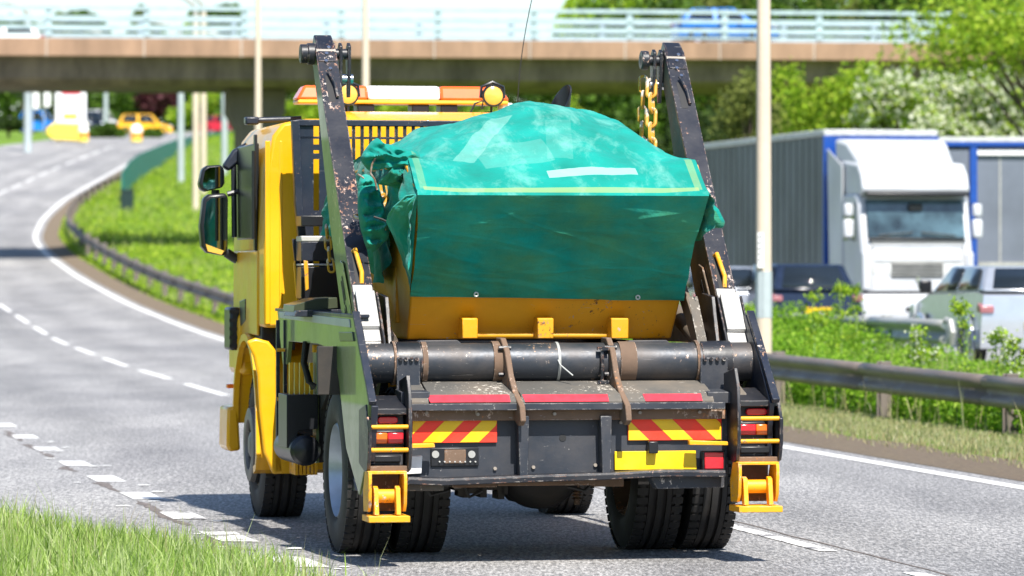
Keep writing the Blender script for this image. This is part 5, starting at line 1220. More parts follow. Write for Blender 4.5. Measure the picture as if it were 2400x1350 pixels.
def ubar(d): return float(np.interp(d, [30, 45.8, 53, 80, 111, 140, 205, 235, 260], [3.1, 2.84, 2.7, 1.95, 1.3, 1.15, 1.5, 1.8, 1.9]))
def zbar(d): return Hh(d) + float(np.interp(d, [30, 45, 55, 90, 111, 140, 170, 205, 235, 260], [.60, .64, .69, .74, .83, .92, .95, .85, .65, .6]))
barrier('crash_barrier', [(E(d) + ubar(d), d, zbar(d)) for d in np.arange(36, 250, 1.2)], 'barrier_brown', 'long weathered brown crash barrier following the right edge of the near road', 3.8, .12)
paint('galvanised', (.40, .41, .40), .45, None, dirt=.3, metal=.4)
barrier('crash_barrier', [(E(d) + 5.5, d, gz(E(d) + 5.5, d) + .72) for d in np.arange(57, 92, 1.0)], 'galvanised', 'pale grey crash barrier on the far side of the weeds, ending by the silver crossover', 3.2, .12, endcap=True)

# ------------------------------------------------------------------ lamp columns
def column(px, D, H, r0, r1, mat, label, grp='lamp columns', sleeves=(), zoff=0.0):
    b = at(px, 700, D); g_ = gz(b.x, b.y) + zoff
    root = empty('lamp_column', (b.x, b.y, g_)); tag(root, label, 'lamp post', grp)
    n = 6; mb = MB(); mb.tube([(0, 0, H * i / n) for i in range(n + 1)], [r0 + (r1 - r0) * (i / n) for i in range(n + 1)], 8); c = mb.build('shaft', mat, root, ang=50)
    mb = MB(); mb.tube([(0, 0, H - .02), (-.1, 0, H + .5), (-.6, 0, H + .85), (-1.4, 0, H + .95)], [r1, r1 * .8, r1 * .6, r1 * .5], 8); mb.build('bracket_arm', 'pole_grey', root)
    MB().prism([(-2.0, H + .90), (-1.9, H + 1.03), (-1.4, H + 1.06), (-1.3, H + .92)], -.14, .14, 'y').build('lantern', 'pole_grey', root, .03)
    for z0, z1, mt, nm in sleeves:
        MB().cyl((0, 0, z0 - g_), (0, 0, z1 - g_), r0 + (r1 - r0) * ((z0 - g_) / H) + .004, n=8).build(nm, mt, root)
    return root
zpx = lambda py, D: CH + (HZ - py) / FP * D
lc = column(1790, 57, 10, .112, .07, 'column_concrete', 'tall buff concrete lamp column between the yellow lorry and the white lorry',
            sleeves=((zpx(745, 57), zpx(636, 57), 'column_grey', 'door_sleeve'),))
D_ = 56.86; x0 = at(1782, 0, D_).x - at(1790, 0, 57).x
g0 = lc.location.z
st_ = MB().box(x0 - .035, x0 + .045, -.125, -.112, zpx(628, 57) - g0, zpx(545, 57) - g0).build('number_strip', 'plastic_white', lc)
for i, py in enumerate((556, 570, 583, 596, 610)):
    for dx, w_, hh in ((-.02, .008, .05), (.012, .008, .05), (-.004, .03, .01)):
        z = zpx(py, 57) - g0; MB().box(x0 + dx - w_ / 2, x0 + dx + w_ / 2, -.1275, -.1265, z - hh / 2, z + hh / 2).build('digit_stroke', 'rubber', st_)
column(605, 142, 10.5, .13, .08, 'column_concrete', 'concrete lamp column crossing the bridge just above the lorry cab')
column(857, 135, 11, .14, .09, 'column_concrete', 'concrete lamp column rising behind the orange beacon bar')
column(65, 288, 9, .27, .22, 'column_grey', 'leftmost pale lamp column on the far verge beside the price sign')
column(424, 236, 8, .19, .16, 'column_grey', 'pale grey column left of the pair of columns behind the fence')
column(459, 198, 9, .16, .14, 'column_concrete', 'taller buff column of the close pair behind the mirror')
column(477, 212, 9, .16, .14, 'column_concrete', 'shorter buff column of the close pair behind the mirror')
column(526, 268, 8, .21, .18, 'column_grey', 'pale column just left of the bridge pier with the red car behind')
column(248, 380, 8, .2, .16, 'column_grey', 'thin pale column by the hedge right of the price sign')

# ------------------------------------------------------------------ road bridge
BR = R(6.6); bo = Vector((0, 162.2, 0)); bridge = empty('road_bridge', bo, BR); tag(bridge, 'brown concrete road bridge with pale blue railings crossing over the road', 'bridge')
zt = zpx(95, 162.2); zm = zpx(137, 162.2); zl = zpx(203, 162.2)
PW = 3.62
x = -50
while x < 50:
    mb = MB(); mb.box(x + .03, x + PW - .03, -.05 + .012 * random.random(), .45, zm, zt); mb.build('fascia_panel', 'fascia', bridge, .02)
    MB().box(x - .03, x + .03, -.02, .4, zm, zt - .01).build('joint', 'post_joint', bridge)
    x += PW
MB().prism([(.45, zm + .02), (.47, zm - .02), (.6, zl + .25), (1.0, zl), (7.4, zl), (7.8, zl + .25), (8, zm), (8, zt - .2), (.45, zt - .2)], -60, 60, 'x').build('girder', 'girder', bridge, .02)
MB().box(-60, 60, .5, 7.9, zt - .2, zt - .1).build('deck_surface', 'asphalt', bridge)
k0 = None
x = at(97, 0, 161).x - PW * 12
RAILZ = [(25, 9), (47, 9), (69, 10), (86, 5)]
for y in (.2, 7.8):
    xx = x
    while xx < 50:
        MB().box(xx - .11, xx + .11, y - .06, y + .06, zt, zpx(20, 162.2)).build('parapet_post', 'parapet_blue', bridge, .01); xx += 3.64
    for py, hh in RAILZ: MB().box(-58, 58, y - .11, y - .065, zpx(py + hh / 2, 162.2), zpx(py - hh / 2, 162.2)).build('parapet_rail', 'parapet_blue', bridge)
px0 = at(610, 0, 162).x
pier = MB(); pier.prism([(px0 - .72, -1), (px0 + .72, -1), (px0 + .72, zl - 1.6), (px0 + 1.1, zl - .9), (px0 + 1.12, zl - .02), (px0 - 1.1, zl - .02), (px0 - 1.1, zl - .9), (px0 - .72, zl - 1.6)], 2.5, 5.5, 'y'); pier.build('pier', 'pier_conc', bridge, .05)
mb = MB(); mb.prism([(18, -1), (60, -1), (60, zl - .02), (22, zl - .02), (20.5, zl - 1)], 1.2, 7.5, 'y'); mb.build('abutment', 'pier_conc', bridge, .05)

# ------------------------------------------------------------------ cars
def shrink(q, f=.86, off=.012):
    q = [Vector(p) for p in q]; c = sum(q, Vector()) / 4; n = (q[1] - q[0]).cross(q[3] - q[0]).normalized()
    if n.dot(c - Vector((0, 0, .9))) < 0: n = -n
    return [c + (p - c) * f + n * off for p in q]
def car(name, label, loc, rz_, paintm, Ln=4.1, Wd=1.76, Ht=1.47, suv=0, grp=None, cat='car'):
    root = empty(name, loc, rz_); tag(root, label, cat, grp); h = Ln / 2; w2 = Wd / 2; z0 = .22 + .06 * suv
    bz = .93 + .10 * suv
    prof = [(-h + .05, z0), (-h, z0 + .2), (-h + .02, .62), (-h + .14, .76 + .1 * suv), (-h + 1.0, bz), (h - .5, bz + .05), (h - .08, bz), (h, .6), (h - .05, z0)]
    # body in three slices, belly wider than the shoulders
    n = len(prof); V = []; 
    for x, f in ((-w2 + .03, .0), (-w2, .05), (w2, .05), (w2 - .03, .0)):
        V += [(x * (1 - (.07 if p[1] > .85 else 0)), p[0], p[1]) for p in prof]
    F = [tuple(range(n))] + [tuple(range(3 * n, 4 * n))[::-1]]
    for s_ in range(3): F += [(s_ * n + i, s_ * n + (i + 1) % n, (s_ + 1) * n + (i + 1) % n, (s_ + 1) * n + i) for i in range(n)]
    body = MB().add(V, F).build('body', paintm, root, .05, 30)
    b0, b1, t0, t1 = -h + 1.0, h - .18, -h + 1.72, h - .62
    wb, wt = w2 - .08, w2 - .24
    c = [(-wb, b0, bz), (wb, b0, bz), (wb, b1, bz + .05), (-wb, b1, bz + .05), (-wt, t0, Ht), (wt, t0, Ht), (wt, t1, Ht - .02), (-wt, t1, Ht - .02)]
    MB().add(c, [(0, 3, 2, 1), (4, 5, 6, 7), (0, 1, 5, 4), (1, 2, 6, 5), (2, 3, 7, 6), (3, 0, 4, 7)]).build('cabin', paintm, root, .05, 30)
    def win(nm, q, f=.86):
        q = shrink(q, f); m = MB(); m.add(q, [(0, 1, 2, 3)]); o = m.build(nm, 'dark_glass', root, flip=True); md = o.modifiers.new('t', 'SOLIDIFY'); md.thickness = .01
    win('windscreen', [c[0], c[1], c[5], c[4]], .88); win('rear_window', [c[2], c[3], c[7], c[6]], .8)
    for a_, b_, e_, d_ in ((0, 3, 7, 4), (1, 2, 6, 5)):
        A, B_, C_, D2 = map(Vector, (c[a_], c[b_], c[e_], c[d_]))
        m1, m2 = A.lerp(B_, .52), D2.lerp(C_, .48); win('side_window', [A.lerp(B_, .06), m1, m2, D2], .84); win('side_window', [m1, B_.lerp(A, .05), C_, m2], .84)
    r = .31 + .04 * suv
    for y in (-h + .78, h - .78):
        for s in (-1, 1):
            arch = MB().lathe([(s * 0, r + .05), (s * .03, r + .05), (s * .05, r + .01), (s * .05, r - .02)], (s * (w2 - .02), y, r + .01), 24).build('wheel_arch', 'black_plastic' if not suv else paintm, root, flip=True)
            wr = empty('wheel', (s * (w2 - .12), y, r), 0, root)
            MB().lathe([(-.1, r * .65), (-.11, r - .03), (-.08, r), (.08, r), (.11, r - .03), (.1, r * .65), (-.1, r * .65)], n=24).build('tyre', 'tyre', wr)
            MB().lathe([(s * .1, r * .65), (s * .07, r * .6), (s * .05, .1), (s * .08, .05), (s * .08, 0)], n=20).build('rim', 'rim_steel', wr)
    for s in (-1, 1):
        if suv: MB().lathe([(0, .10), (-.05, .09), (-.07, .05), (-.07, 0)], (s * (w2 - .32), -h + .02, .66), 20, 'y').build('headlight', 'headlight', root)
        MB().prism([(-h + .02, .62), (-h - .01, .66), (-h + .10, .78 + .08 * suv), (-h + .32, .82 + .08 * suv), (-h + .3, .7)], s * (w2 - .42) if s > 0 else -w2 + .02, s * (w2 - .02) if s > 0 else -w2 + .42, 'x').build('headlight', 'headlight', root, .02)
        MB().prism([(h - .2, .80), (h + .01, .78), (h + .01, .87), (h - .15, .92)], (w2 - .2) if s > 0 else -w2 + .0, w2 if s > 0 else -w2 + .2, 'x').build('tail_light', 'tail_dark', root, .01)
        MB().prism([(b0 + .55, bz + .02), (b0 + .40, bz + .08), (b0 + .44, bz + .2), (b0 + .56, bz + .2)], s * (w2 + .02) if s > 0 else -w2 - .2, s * (w2 + .2) if s > 0 else -w2 - .02, 'x').build('door_mirror', 'black_plastic', root, .03)
    MB().box(-w2 * .55, w2 * .55, -h - .012, -h + .1, .42, .58).build('grille', 'black_plastic', root, .02); MB().box(-w2 * .7, w2 * .7, -h - .012, -h + .1, z0 + .05, .36).build('lower_intake', 'black_plastic', root, .02)
    MB().box(-.26, .26, -h - .03, -h - .01, .36, .47).build('number_plate', 'plastic_white', root); MB().box(-.26, .26, h + .01, h + .03, .55, .66).build('number_plate', 'plate_yellow', root)
    return root
def on_far(px, D): b = at(px, 700, D); return (b.x, b.y, .37 + .004)
p_ = at(2440, 700, 60); car('crossover_car', 'silver crossover with flared arches at the right edge behind the flowering weeds', (p_.x - .3, 62.0, .374), R(189), 'car_silver', 4.1, 1.80, 1.44, 1)
p_ = at(1908, 700, 82); car('dark_car', 'very dark blue car just right of the concrete lamp column', (p_.x - .3, 84.1, .374), R(190), 'car_dark', 4.3, 1.78, 1.50)
p_ = at(1722, 700, 84); car('parked_car', 'silver car mostly hidden between the right lifting arm and the lamp column', (p_.x - .3, 86.1, .374), R(190), 'car_silver', 4.2, 1.76, 1.45)
bx = at(1697, 60, 165); car('blue_car', 'bright blue hatchback driving along the bridge behind the railings', (bx.x, 164.5, zt - .09), R(90) + BR, 'car_blue', 3.9, 1.7, 1.42)
bx = at(8, 60, 170); car('white_car', 'white car on the bridge at the left edge of the photo', (bx.x, 166, zt - .5 + .0), R(-90) + BR, 'car_white', 4.1, 1.7, 1.3)
# cars on the forecourt at the far left
def far_car(nm, px, D, rot, mat, label, **k):
    b = at(px, 300, D); car(nm, label, (b.x, b.y, gz(b.x, b.y) + .02), rot, mat, **k)
far_car('blue_car', 96, 372, R(70), 'car_blue', 'bright blue car left of the white price sign', Ht=1.9, Wd=1.9)
far_car('yellow_car', 336, 350, R(100), 'car_yellow', 'orange yellow car beyond the road at the foot of the dark purple tree', Ln=4.6, Ht=1.7)
far_car('red_car', 526, 372, R(60), 'car_red', 'red car just left of the bridge pier', Ln=4.0)
far_car('white_van', 236, 400, R(40), 'car_white', 'small white van behind the hedge right of the price sign', cat='van', Ht=1.9)
far_car('dark_car', 212, 385, R(20), 'car_dark', 'dark blue car close behind the price sign', Ht=1.8)

# ------------------------------------------------------------------ white lorry and trailers on the opposite carriageway
fc = at(2150, 700, 91); hgv = empty('white_lorry', (fc.x, fc.y, .372), R(11.5)); tag(hgv, 'white articulated lorry cab pulling a grey curtain trailer towards the camera', 'lorry')
mb = MB(); mb.prism([(0, .75), (-.04, 1.3), (-.02, 1.75), (.10, 2.1), (.30, 2.85), (.45, 3.0), (2.1, 3.0), (2.1, .75)], -1.22, 1.22, 'x'); mb.build('cab_body', 'lorry_white', hgv, .07)
MB().prism([(.12, 2.98), (.06, 3.08), (.20, 3.40), (.45, 3.62), (2.1, 3.75), (2.1, 2.95), (.3, 2.95)], -1.18, 1.18, 'x').build('high_roof', 'lorry_white', hgv, .10)
MB().add([(-1.05, .7, 3.6), (1.05, .7, 3.6), (1.2, 2.1, 3.6), (-1.2, 2.1, 3.6), (-1.1, 1.5, 4.12), (1.1, 1.5, 4.12), (1.22, 2.15, 4.2), (-1.22, 2.15, 4.2)], [(0, 3, 2, 1), (4, 5, 6, 7), (0, 1, 5, 4), (1, 2, 6, 5), (2, 3, 7, 6), (3, 0, 4, 7)]).build('roof_deflector', 'lorry_white', hgv, .08)
q = [(-1.08, .075, 2.06), (1.08, .075, 2.06), (1.05, .285, 2.86), (-1.05, .285, 2.86)]
m = MB(); m.add([(x, y - .035, z) for x, y, z in q], [(0, 1, 2, 3)]); o = m.build('windscreen', 'screen_blue', hgv, flip=False) if 'screen_blue' in MATS else None
plain('screen_blue', (.05, .09, .11), .08, 0, .9, 1.2, spec=.9)
m = MB(); m.prism([(.078, 2.05), (.04, 2.06), (.245, 2.86), (.29, 2.86)], -1.07, 1.07, 'x'); m.build('windscreen', 'screen_blue', hgv, .01)
MB().prism([(-.08, 2.93), (-.10, 3.0), (.16, 3.08), (.2, 2.93)], -1.14, 1.14, 'x').build('sun_visor', 'black_plastic', hgv, .02)
MB().box(-.16, .16, .12, .2, 2.62, 2.78).build('roof_mirror', 'black_plastic', hgv, .03)
for s in (-1, 1): MB().tube([(s * .85, .00, 2.1), (s * .35, -.01, 2.14), (s * .1, .01, 2.16)], .018, 6).build('wiper', 'rubber', hgv)
MB().box(-1.0, 1.0, -.052, -.03, 1.93, 1.95).build('panel_seam', 'pole_grey', hgv); MB().box(-.95, .95, -.058, -.03, 1.56, 1.575).build('panel_seam', 'pole_grey', hgv)
for s in (-1, 1): MB().box(s * 1.0 - .008, s * 1.0 + .008, -.058, -.03, 1.0, 1.93).build('panel_seam', 'pole_grey', hgv)
MB().box(-1.03, -.52, -.05, -.03, 1.28, 1.52).build('grille_intake', 'trailer_rail', hgv, .01); MB().box(.45, 1.0, -.05, -.03, 1.28, 1.52).build('grille_intake', 'trailer_rail', hgv, .01)  # grey intake shapes either side of the grille
MB().prism([(-1.04, 2.04), (1.04, 2.04), (1.08, 1.99), (-1.08, 1.99)], -.03, .05, 'y').build('screen_base', 'black_plastic', hgv, .01)
gr = MB().box(-.60, .56, -.055, .0, 1.20, 1.54).build('grille', 'pole_grey', hgv, .02)
for k in range(4): MB().box(-.58, .54, -.07, -.05, 1.23 + .078 * k, 1.265 + .078 * k).build('grille_slat', 'black_plastic', gr)
MB().prism([(-.05, 1.18), (0.0, 1.08), (.05, 1.18), (0, 1.28)], -.06, -.045, 'y').build('badge', 'chrome', hgv, .004)
MB().box(-1.2, 1.2, -.04, .1, .86, .93).build('bumper_gap', 'rubber', hgv)
MB().prism([(.0, .28), (-.12, .32), (-.16, .6), (-.10, .86), (.3, .88), (.5, .3)], -1.25, 1.25, 'x').build('bumper', 'lorry_white', hgv, .06)
MB().box(-.30, .30, -.17, -.05, .50, .60).build('bumper_intake', 'rubber', hgv, .02)
for s in (-1, 1):
    MB().box(s * .95 - .2, s * .95 + .2, -.165, -.05, .58, .78).build('headlight', 'headlight', hgv, .03)
    MB().box(s * 1.42 - .11, s * 1.42 + .11, .25, .42, 2.05, 2.45).build('mirror_housing', 'lorry_white', hgv, .05); MB().box(s * 1.42 - .10, s * 1.42 + .10, .25, .40, 2.5, 2.78).build('mirror_housing', 'lorry_white', hgv, .05)
    MB().tube([(s * 1.2, .5, 2.75), (s * 1.42, .4, 2.78), (s * 1.42, .4, 2.05), (s * 1.2, .5, 2.0)], .02, 6).build('mirror_arm', 'black_plastic', hgv)
    MB().box(s * 1.14 - .08, s * 1.14 + .08, -.10, .1, .95, 1.75).build('corner_vane', 'lorry_white', hgv, .04)
    MB().prism([(.5, 2.05), (1.35, 2.0), (1.35, 2.75), (.6, 2.75)], s * 1.225 - .005, s * 1.225 + .005, 'x').build('side_window', 'dark_glass', hgv)
    MB().prism([(1.4, 1.0), (2.4, 1.0), (2.6, 4.0), (1.4, 3.6)], s * 1.235 - .015, s * 1.235 + .015, 'x').build('side_fairing', 'lorry_white', hgv, .01)
    for y in (.95,): 
        wr = empty('wheel', (s * 1.05, y, .5), 0, hgv); MB().lathe([(-.14, .3), (-.15, .46), (-.1, .5), (.1, .5), (.15, .46), (.14, .3)], n=32).build('tyre', 'tyre', wr); MB().lathe([(s * .14, .3), (s * .02, .25), (s * .05, 0)], n=24).build('rim', 'rim_steel', wr)
    MB().prism([(.3, .75), (.45, 1.0), (.95, 1.15), (1.45, 1.0), (1.6, .75)], s * 1.22 - .03, s * 1.22 + .03, 'x').build('wheel_arch', 'black_plastic', hgv)
# trailer
t = empty('trailer', (0, 0, 0), 0, hgv)
MB().box(-1.27, 1.27, 2.75, 15.6, 1.05, 1.25).build('chassis', 'chassis', t); MB().box(-1.25, 1.25, 2.78, 15.58, 1.25, 4.28).build('curtain', 'lorry_grey', t, .02)
MB().box(-1.29, 1.29, 2.7, 15.6, 4.28, 4.42).build('roof_rail', 'trailer_rail', t, .02)
MB().box(-1.30, -1.10, 2.66, 2.80, .95, 4.28).build('front_pillar', 'lorry_blue', t, .01); MB().box(1.10, 1.30, 2.66, 2.80, .95, 4.28).build('front_pillar', 'lorry_blue', t, .01); MB().box(-1.1, 1.1, 2.68, 2.80, 1.25, 4.28).build('bulkhead', 'lorry_blue', t)
MB().box(-1.285, -1.26, 2.9, 15.5, 1.25, 1.42).build('side_rail', 'trailer_rail', t)
for k in range(24): MB().box(-1.262, -1.252, 2.95 + .53 * k, 3.0 + .53 * k, 1.42, 4.28).build('curtain_strap', 'lorry_strap', t) if 'lorry_strap' in MATS else None
for y in (5.2, 9.5, 13.4): MB().box(-1.30, -1.27, y, y + .28, .85, 1.2).build('side_marker', 'sign_yellow', t)
mb = MB()
for y in (11.2, 12.5, 13.8):
    for s in (-1, 1):
        wr = empty('wheel', (s * 1.05, y, .5), 0, t); MB().lathe([(-.17, .3), (-.18, .46), (-.1, .5), (.1, .5), (.18, .46), (.17, .3)], n=28).build('tyre', 'tyre', wr); MB().lathe([(s * .17, .3), (s * .02, .25), (s * .05, 0)], n=20).build('rim', 'rim_steel', wr)
# second trailer
b = at(2180, 700, 98.5); t2 = empty('curtain_trailer', (b.x, b.y, .372), R(4)); tag(t2, 'blue framed trailer with blue grey curtain standing behind the white cab at the right edge', 'trailer')
TL = 13.4
MB().box(0, TL, 0, 2.5, 1.0, 1.35).build('chassis', 'chassis', t2); MB().box(.1, TL - .1, .03, 2.45, 1.35, 4.15).build('curtain', 'lorry_bluegrey', t2)
MB().box(0, TL, -.03, 2.5, 4.30, 4.42).build('roof_edge', 'trailer_rail', t2, .01); MB().box(-.01, TL + .01, -.045, 2.5, 4.20, 4.30).build('top_rail', 'lorry_blue', t2, .01)
MB().box(1.08, TL - .1, -.06, .03, 4.0, 4.10).build('curtain_runner', 'plastic_white', t2); MB().box(-.02, .2, -.05, 2.52, 1.0, 4.12).build('corner_post', 'lorry_blue', t2); MB().box(.92, 1.08, -.05, .03, 1.2, 4.19).build('corner_post', 'lorry_blue', t2)
MB().box(1.1, TL, -.05, .02, 1.35, 1.55).build('side_rail', 'pole_grey', t2); MB().box(2.25, 2.6, -.07, -.04, 1.15, 1.6).build('side_marker', 'sign_yellow', t2)
for k in range(8): MB().box(1.6 + .6 * k, 1.64 + .6 * k, .022, .031, 1.55, 4.0).build('curtain_strap', 'pole_grey', t2)
for xx in (9.5, 10.8, 12.1):
    wr = empty('wheel', (xx, .2, .5), 0, t2); MB().lathe([(-.17, .3), (-.18, .46), (-.1, .5), (.1, .5), (.18, .46), (.17, .3)], n=28, axis='y').build('tyre', 'tyre', wr)
# driver of the dark car is seen behind its screen in the photo
# ------------------------------------------------------------------ teal fence, cabinet, price sign, bollards, banners
fp = [(287, 404, 205), (304, 379, 216), (324, 364, 228), (356, 350, 243), (387, 338, 258), (418, 327, 275), (460, 318, 295), (501, 311, 315), (551, 303, 335)]
fence = empty('teal_fence', (0, 0, 0)); tag(fence, 'teal green panel fence curving along the top of the meadow', 'fence')
FP_ = [at(*p) for p in fp]
for i, (a, b2) in enumerate(zip(FP_, FP_[1:])):
    n = max(2, int((b2 - a).length / 2.6))
    for k in range(n):
        p, q = a.lerp(b2, k / n), a.lerp(b2, (k + 1) / n); d = q - p; ang = math.atan2(d.y, d.x); L_ = math.hypot(d.x, d.y)
        g1 = min(gz(p.x, p.y), p.z - 1.0); g1 = max(g1, p.z - 1.45)
        me_ = [(0, 0, p.z), (L_, 0, q.z), (L_, 0, max(q.z - 1.45, min(gz(q.x, q.y), q.z - 1.0))), (0, 0, g1)]
        M = Matrix.Translation((p.x, p.y, 0)) @ Matrix.Rotation(ang, 4, 'Z'); mb = MB()
        mb.add([(x, -.02, z) for x, _, z in me_] + [(x, .02, z) for x, _, z in me_], [(0, 1, 2, 3), (7, 6, 5, 4), (0, 4, 5, 1), (1, 5, 6, 2), (2, 6, 7, 3), (3, 7, 4, 0)], M); mb.build('fence_panel', 'teal_fence', fence)
        mb = MB(); mb.box(-.04, .04, -.05, .05, g1 - .4, p.z + .05, M); mb.build('fence_post', 'teal_dark', fence) if 'teal_dark' in MATS else mb.build('fence_post', 'teal_fence', fence)
b = at(298, 700, 198); z1 = zpx(448, 198); g1 = zpx(520, 198)
cb = empty('cabinet', (b.x, b.y, g1 - .1)); tag(cb, 'dark green roadside cabinet at the near end of the teal fence', 'cabinet'); MB().box(-.28, .28, -.2, .3, 0, z1 - g1 + .1).build('body', 'cabinet_green', cb, .02) if 'cabinet_green' in MATS else None
plain('cabinet_green', (.01, .03, .03), .5); MB().box(-.28, .28, -.2, .3, 0, z1 - g1 + .1).build('body', 'cabinet_green', cb, .02); MB().box(-.31, .31, -.23, .33, z1 - g1 + .1, z1 - g1 + .18).build('lid', 'cabinet_green', cb, .02); MB().box(-.24, -.01, -.215, -.2, .1, z1 - g1).build('door', 'cabinet_green', cb); MB().box(.01, .24, -.215, -.2, .1, z1 - g1).build('door', 'cabinet_green', cb)
DS = 312; b = at(166, 326, DS); s_ = DS / FP; g1 = gz(b.x, b.y); ps = empty('price_sign', (b.x, b.y, g1)); tag(ps, 'tall white fuel price sign with red header and yellow base on the far verge', 'sign')
zb = lambda py: zpx(py, DS) - g1
for x0, x1 in ((-36, -22), (22, 36)): MB().box(x0 * s_, x1 * s_, -.2, .2, -.3, zb(202)).build('leg', 'sign_white', ps, .1)
MB().box(-22 * s_, 22 * s_, -.12, .12, zb(295), zb(222)).build('panel', 'sign_white', ps); MB().box(-20 * s_, 22 * s_, -.14, .14, zb(222), zb(207)).build('header', 'sign_red', ps)
for py in (236, 253): MB().box(4 * s_, 16 * s_, -.135, -.125, zb(py + 3), zb(py - 3)).build('price_digits', 'red_tape', ps)
MB().box(-18 * s_, 16 * s_, -.135, -.125, zb(271), zb(266)).build('stripe', 'sign_red', ps); MB().box(-18 * s_, 16 * s_, -.14, -.13, zb(280), zb(271)).build('stripe', 'sign_yellow', ps)
MB().prism([(-55 * s_, zb(315)), (-40 * s_, zb(328)), (36 * s_, zb(332)), (40 * s_, zb(290)), (-38 * s_, zb(288)), (-56 * s_, zb(302))], -.5, .5, 'y').build('base', 'sign_yellow', ps, .1)
def bollard(px, py0, py1, wpx, D, label):
    b = at(px, py1, D); s_ = D / FP; g1 = b.z; r = wpx / 2 * s_; H = (py1 - py0) * s_; o = empty('bollard', b); tag(o, label, 'bollard', 'orange and white bollards')
    MB().lathe([(0, 0), (0, r), (H * .55, r)], n=20, axis='z').build('base', 'sign_yellow', o); MB().lathe([(H * .55, r * .99), (H * .8, r * .9), (H, r * .5), (H, 0)], n=20, axis='z').build('cap', 'sign_white', o); MB().lathe([(H * .2, r * 1.02), (H * .5, r * 1.02)], n=20, axis='z').build('band', 'sign_orange', o)
bollard(196, 290, 332, 24, 300, 'orange and white bollard against the foot of the price sign'); bollard(320, 292, 332, 28, 305, 'orange and white bollard alone on the far side of the road')
for px, y0, y1, lb in ((84, 210, 255, 'white banner nearest the leftmost lamp column'), (110, 208, 250, 'white banner nearest the price sign')):
    b = at(px, y1, 352); g1 = gz(b.x, b.y); s_ = 352 / FP; o = empty('banner', (b.x, b.y, g1)); tag(o, lb, 'banner', 'white forecourt banners'); Z1 = zpx(y0, 352) - g1; Z0 = zpx(y1, 352) - g1
    MB().cyl((-7 * s_, 0, -.2), (-7 * s_, 0, Z1), .05, n=8).build('pole', 'pole_grey', o); MB().prism([(-7 * s_, Z0), (8 * s_, Z0), (8 * s_, Z1 - .4), (4 * s_, Z1), (-7 * s_, Z1)], -.02, .02, 'y').build('flag', 'sign_white', o)

# ------------------------------------------------------------------ trees and bushes
def T(px, D, ytop, wpx, mat, label, hpx=None, cat='tree', n=5000, leaf=None, clumps=9, extra=None, grp=None, zbase=None, tr=.12, depth=1.0):
    b = at(px, 700, D); g_ = gz(b.x, b.y) if zbase is None else zbase; s_ = D / FP; top = zpx(ytop, D) - g_; r = wpx / 2 * s_; rz_ = (hpx / 2 * s_) if hpx else top * .45
    return tree('tree' if cat == 'tree' else 'bush', (b.x, b.y, g_), top, (r, r * depth, rz_), mat, label, cat, grp, n, leaf or max(.07, 5 * s_), top - rz_, clumps, tr, extra)
# right of frame, in front of the bridge
T(1755, 128, 160, 230, 'leaf_olive', 'thin yellow green willow bush against the dark girder, left of the lamp column', 240, 'bush', 3200, .09, 8)
T(1885, 126, 105, 200, 'leaf_bright', 'slender willow bush just right of the lamp column below the bridge edge', 330, 'bush', 3800, .09, 9)
T(1990, 124, 120, 190, 'leaf_bright', 'bright spring green bush between the willow and the hawthorns', 320, 'bush', 4500, .09, 9)
T(2100, 122, 140, 230, 'leaf_bright', 'first flowering hawthorn from the left above the white cab', 240, 'bush', 5000, .09, 10, ('blossom', 2200, .08))
T(2240, 120, 150, 250, 'leaf_bright', 'hawthorn thick with white blossom in the middle of the row', 230, 'bush', 5500, .09, 11, ('blossom', 3000, .085))
T(2375, 119, 140, 240, 'leaf_bright', 'white blossomed hawthorn at the right edge of the photo', 250, 'bush', 5500, .09, 11, ('blossom', 3000, .085))
T(2450, 108, -60, 800, 'leaf_bright', 'bright green tree hanging over the bridge railings in the top right corner', 270, 'tree', 15000, .085, 30)
for i, (px, y, wd, mt) in enumerate(((1650, 290, 200, 'leaf_dark'), (1790, 262, 220, 'leaf_olive'), (1930, 270, 220, 'leaf_olive'), (2070, 262, 220, 'leaf_mid'), (2230, 262, 220, 'leaf_mid'), (2370, 262, 220, 'leaf_mid'))):
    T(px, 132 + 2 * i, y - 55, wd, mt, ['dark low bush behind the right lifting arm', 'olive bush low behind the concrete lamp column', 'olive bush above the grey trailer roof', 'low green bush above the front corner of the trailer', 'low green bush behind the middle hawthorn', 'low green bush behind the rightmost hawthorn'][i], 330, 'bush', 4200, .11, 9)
# beyond the bridge, seen below and above the deck
for i, (px, D, y, wd, mt) in enumerate(((1360, 215, 40, 330, 'leaf_mid'), (1530, 205, -60, 340, 'leaf_mid'), (1690, 215, -110, 360, 'leaf_olive'), (1850, 205, -120, 330, 'leaf_mid'), (2010, 215, -130, 360, 'leaf_olive'), (2180, 205, -140, 360, 'leaf_mid'), (2360, 215, -150, 380, 'leaf_mid'))):
    T(px, D, y, wd, mt, 'big tree beyond the bridge, ' + ['first from the left behind the exhaust stack', 'second from the left behind the right lifting arm', 'behind the blue car on the bridge', 'just right of the concrete lamp column', 'left of the overhanging green branches', 'behind the overhanging green branches', 'at the right edge of the photo'][i], 560 if i else 420, 'tree', 9000, .22, 16, None, 'tall trees beyond the bridge')
for i, (px, y, mt) in enumerate(((1230, 235, 'leaf_bright'), (1345, 222, 'leaf_bright'), (1460, 218, 'leaf_mid'), (1580, 220, 'leaf_dark'), (1700, 225, 'leaf_dark'), (1120, 235, 'leaf_bright'), (1010, 240, 'leaf_mid'))):
    T(px, 186, y - 20, 170, mt, 'bush under the far side of the bridge, ' + ['left of the exhaust stack', 'right of the exhaust stack', 'below the right end of the heap', 'dark one by the hanging chains', 'dark one behind the right lifting arm', 'behind the right work lamp', 'behind the middle of the beacon bar'][i], 300, 'bush', 3200, .16, 8)
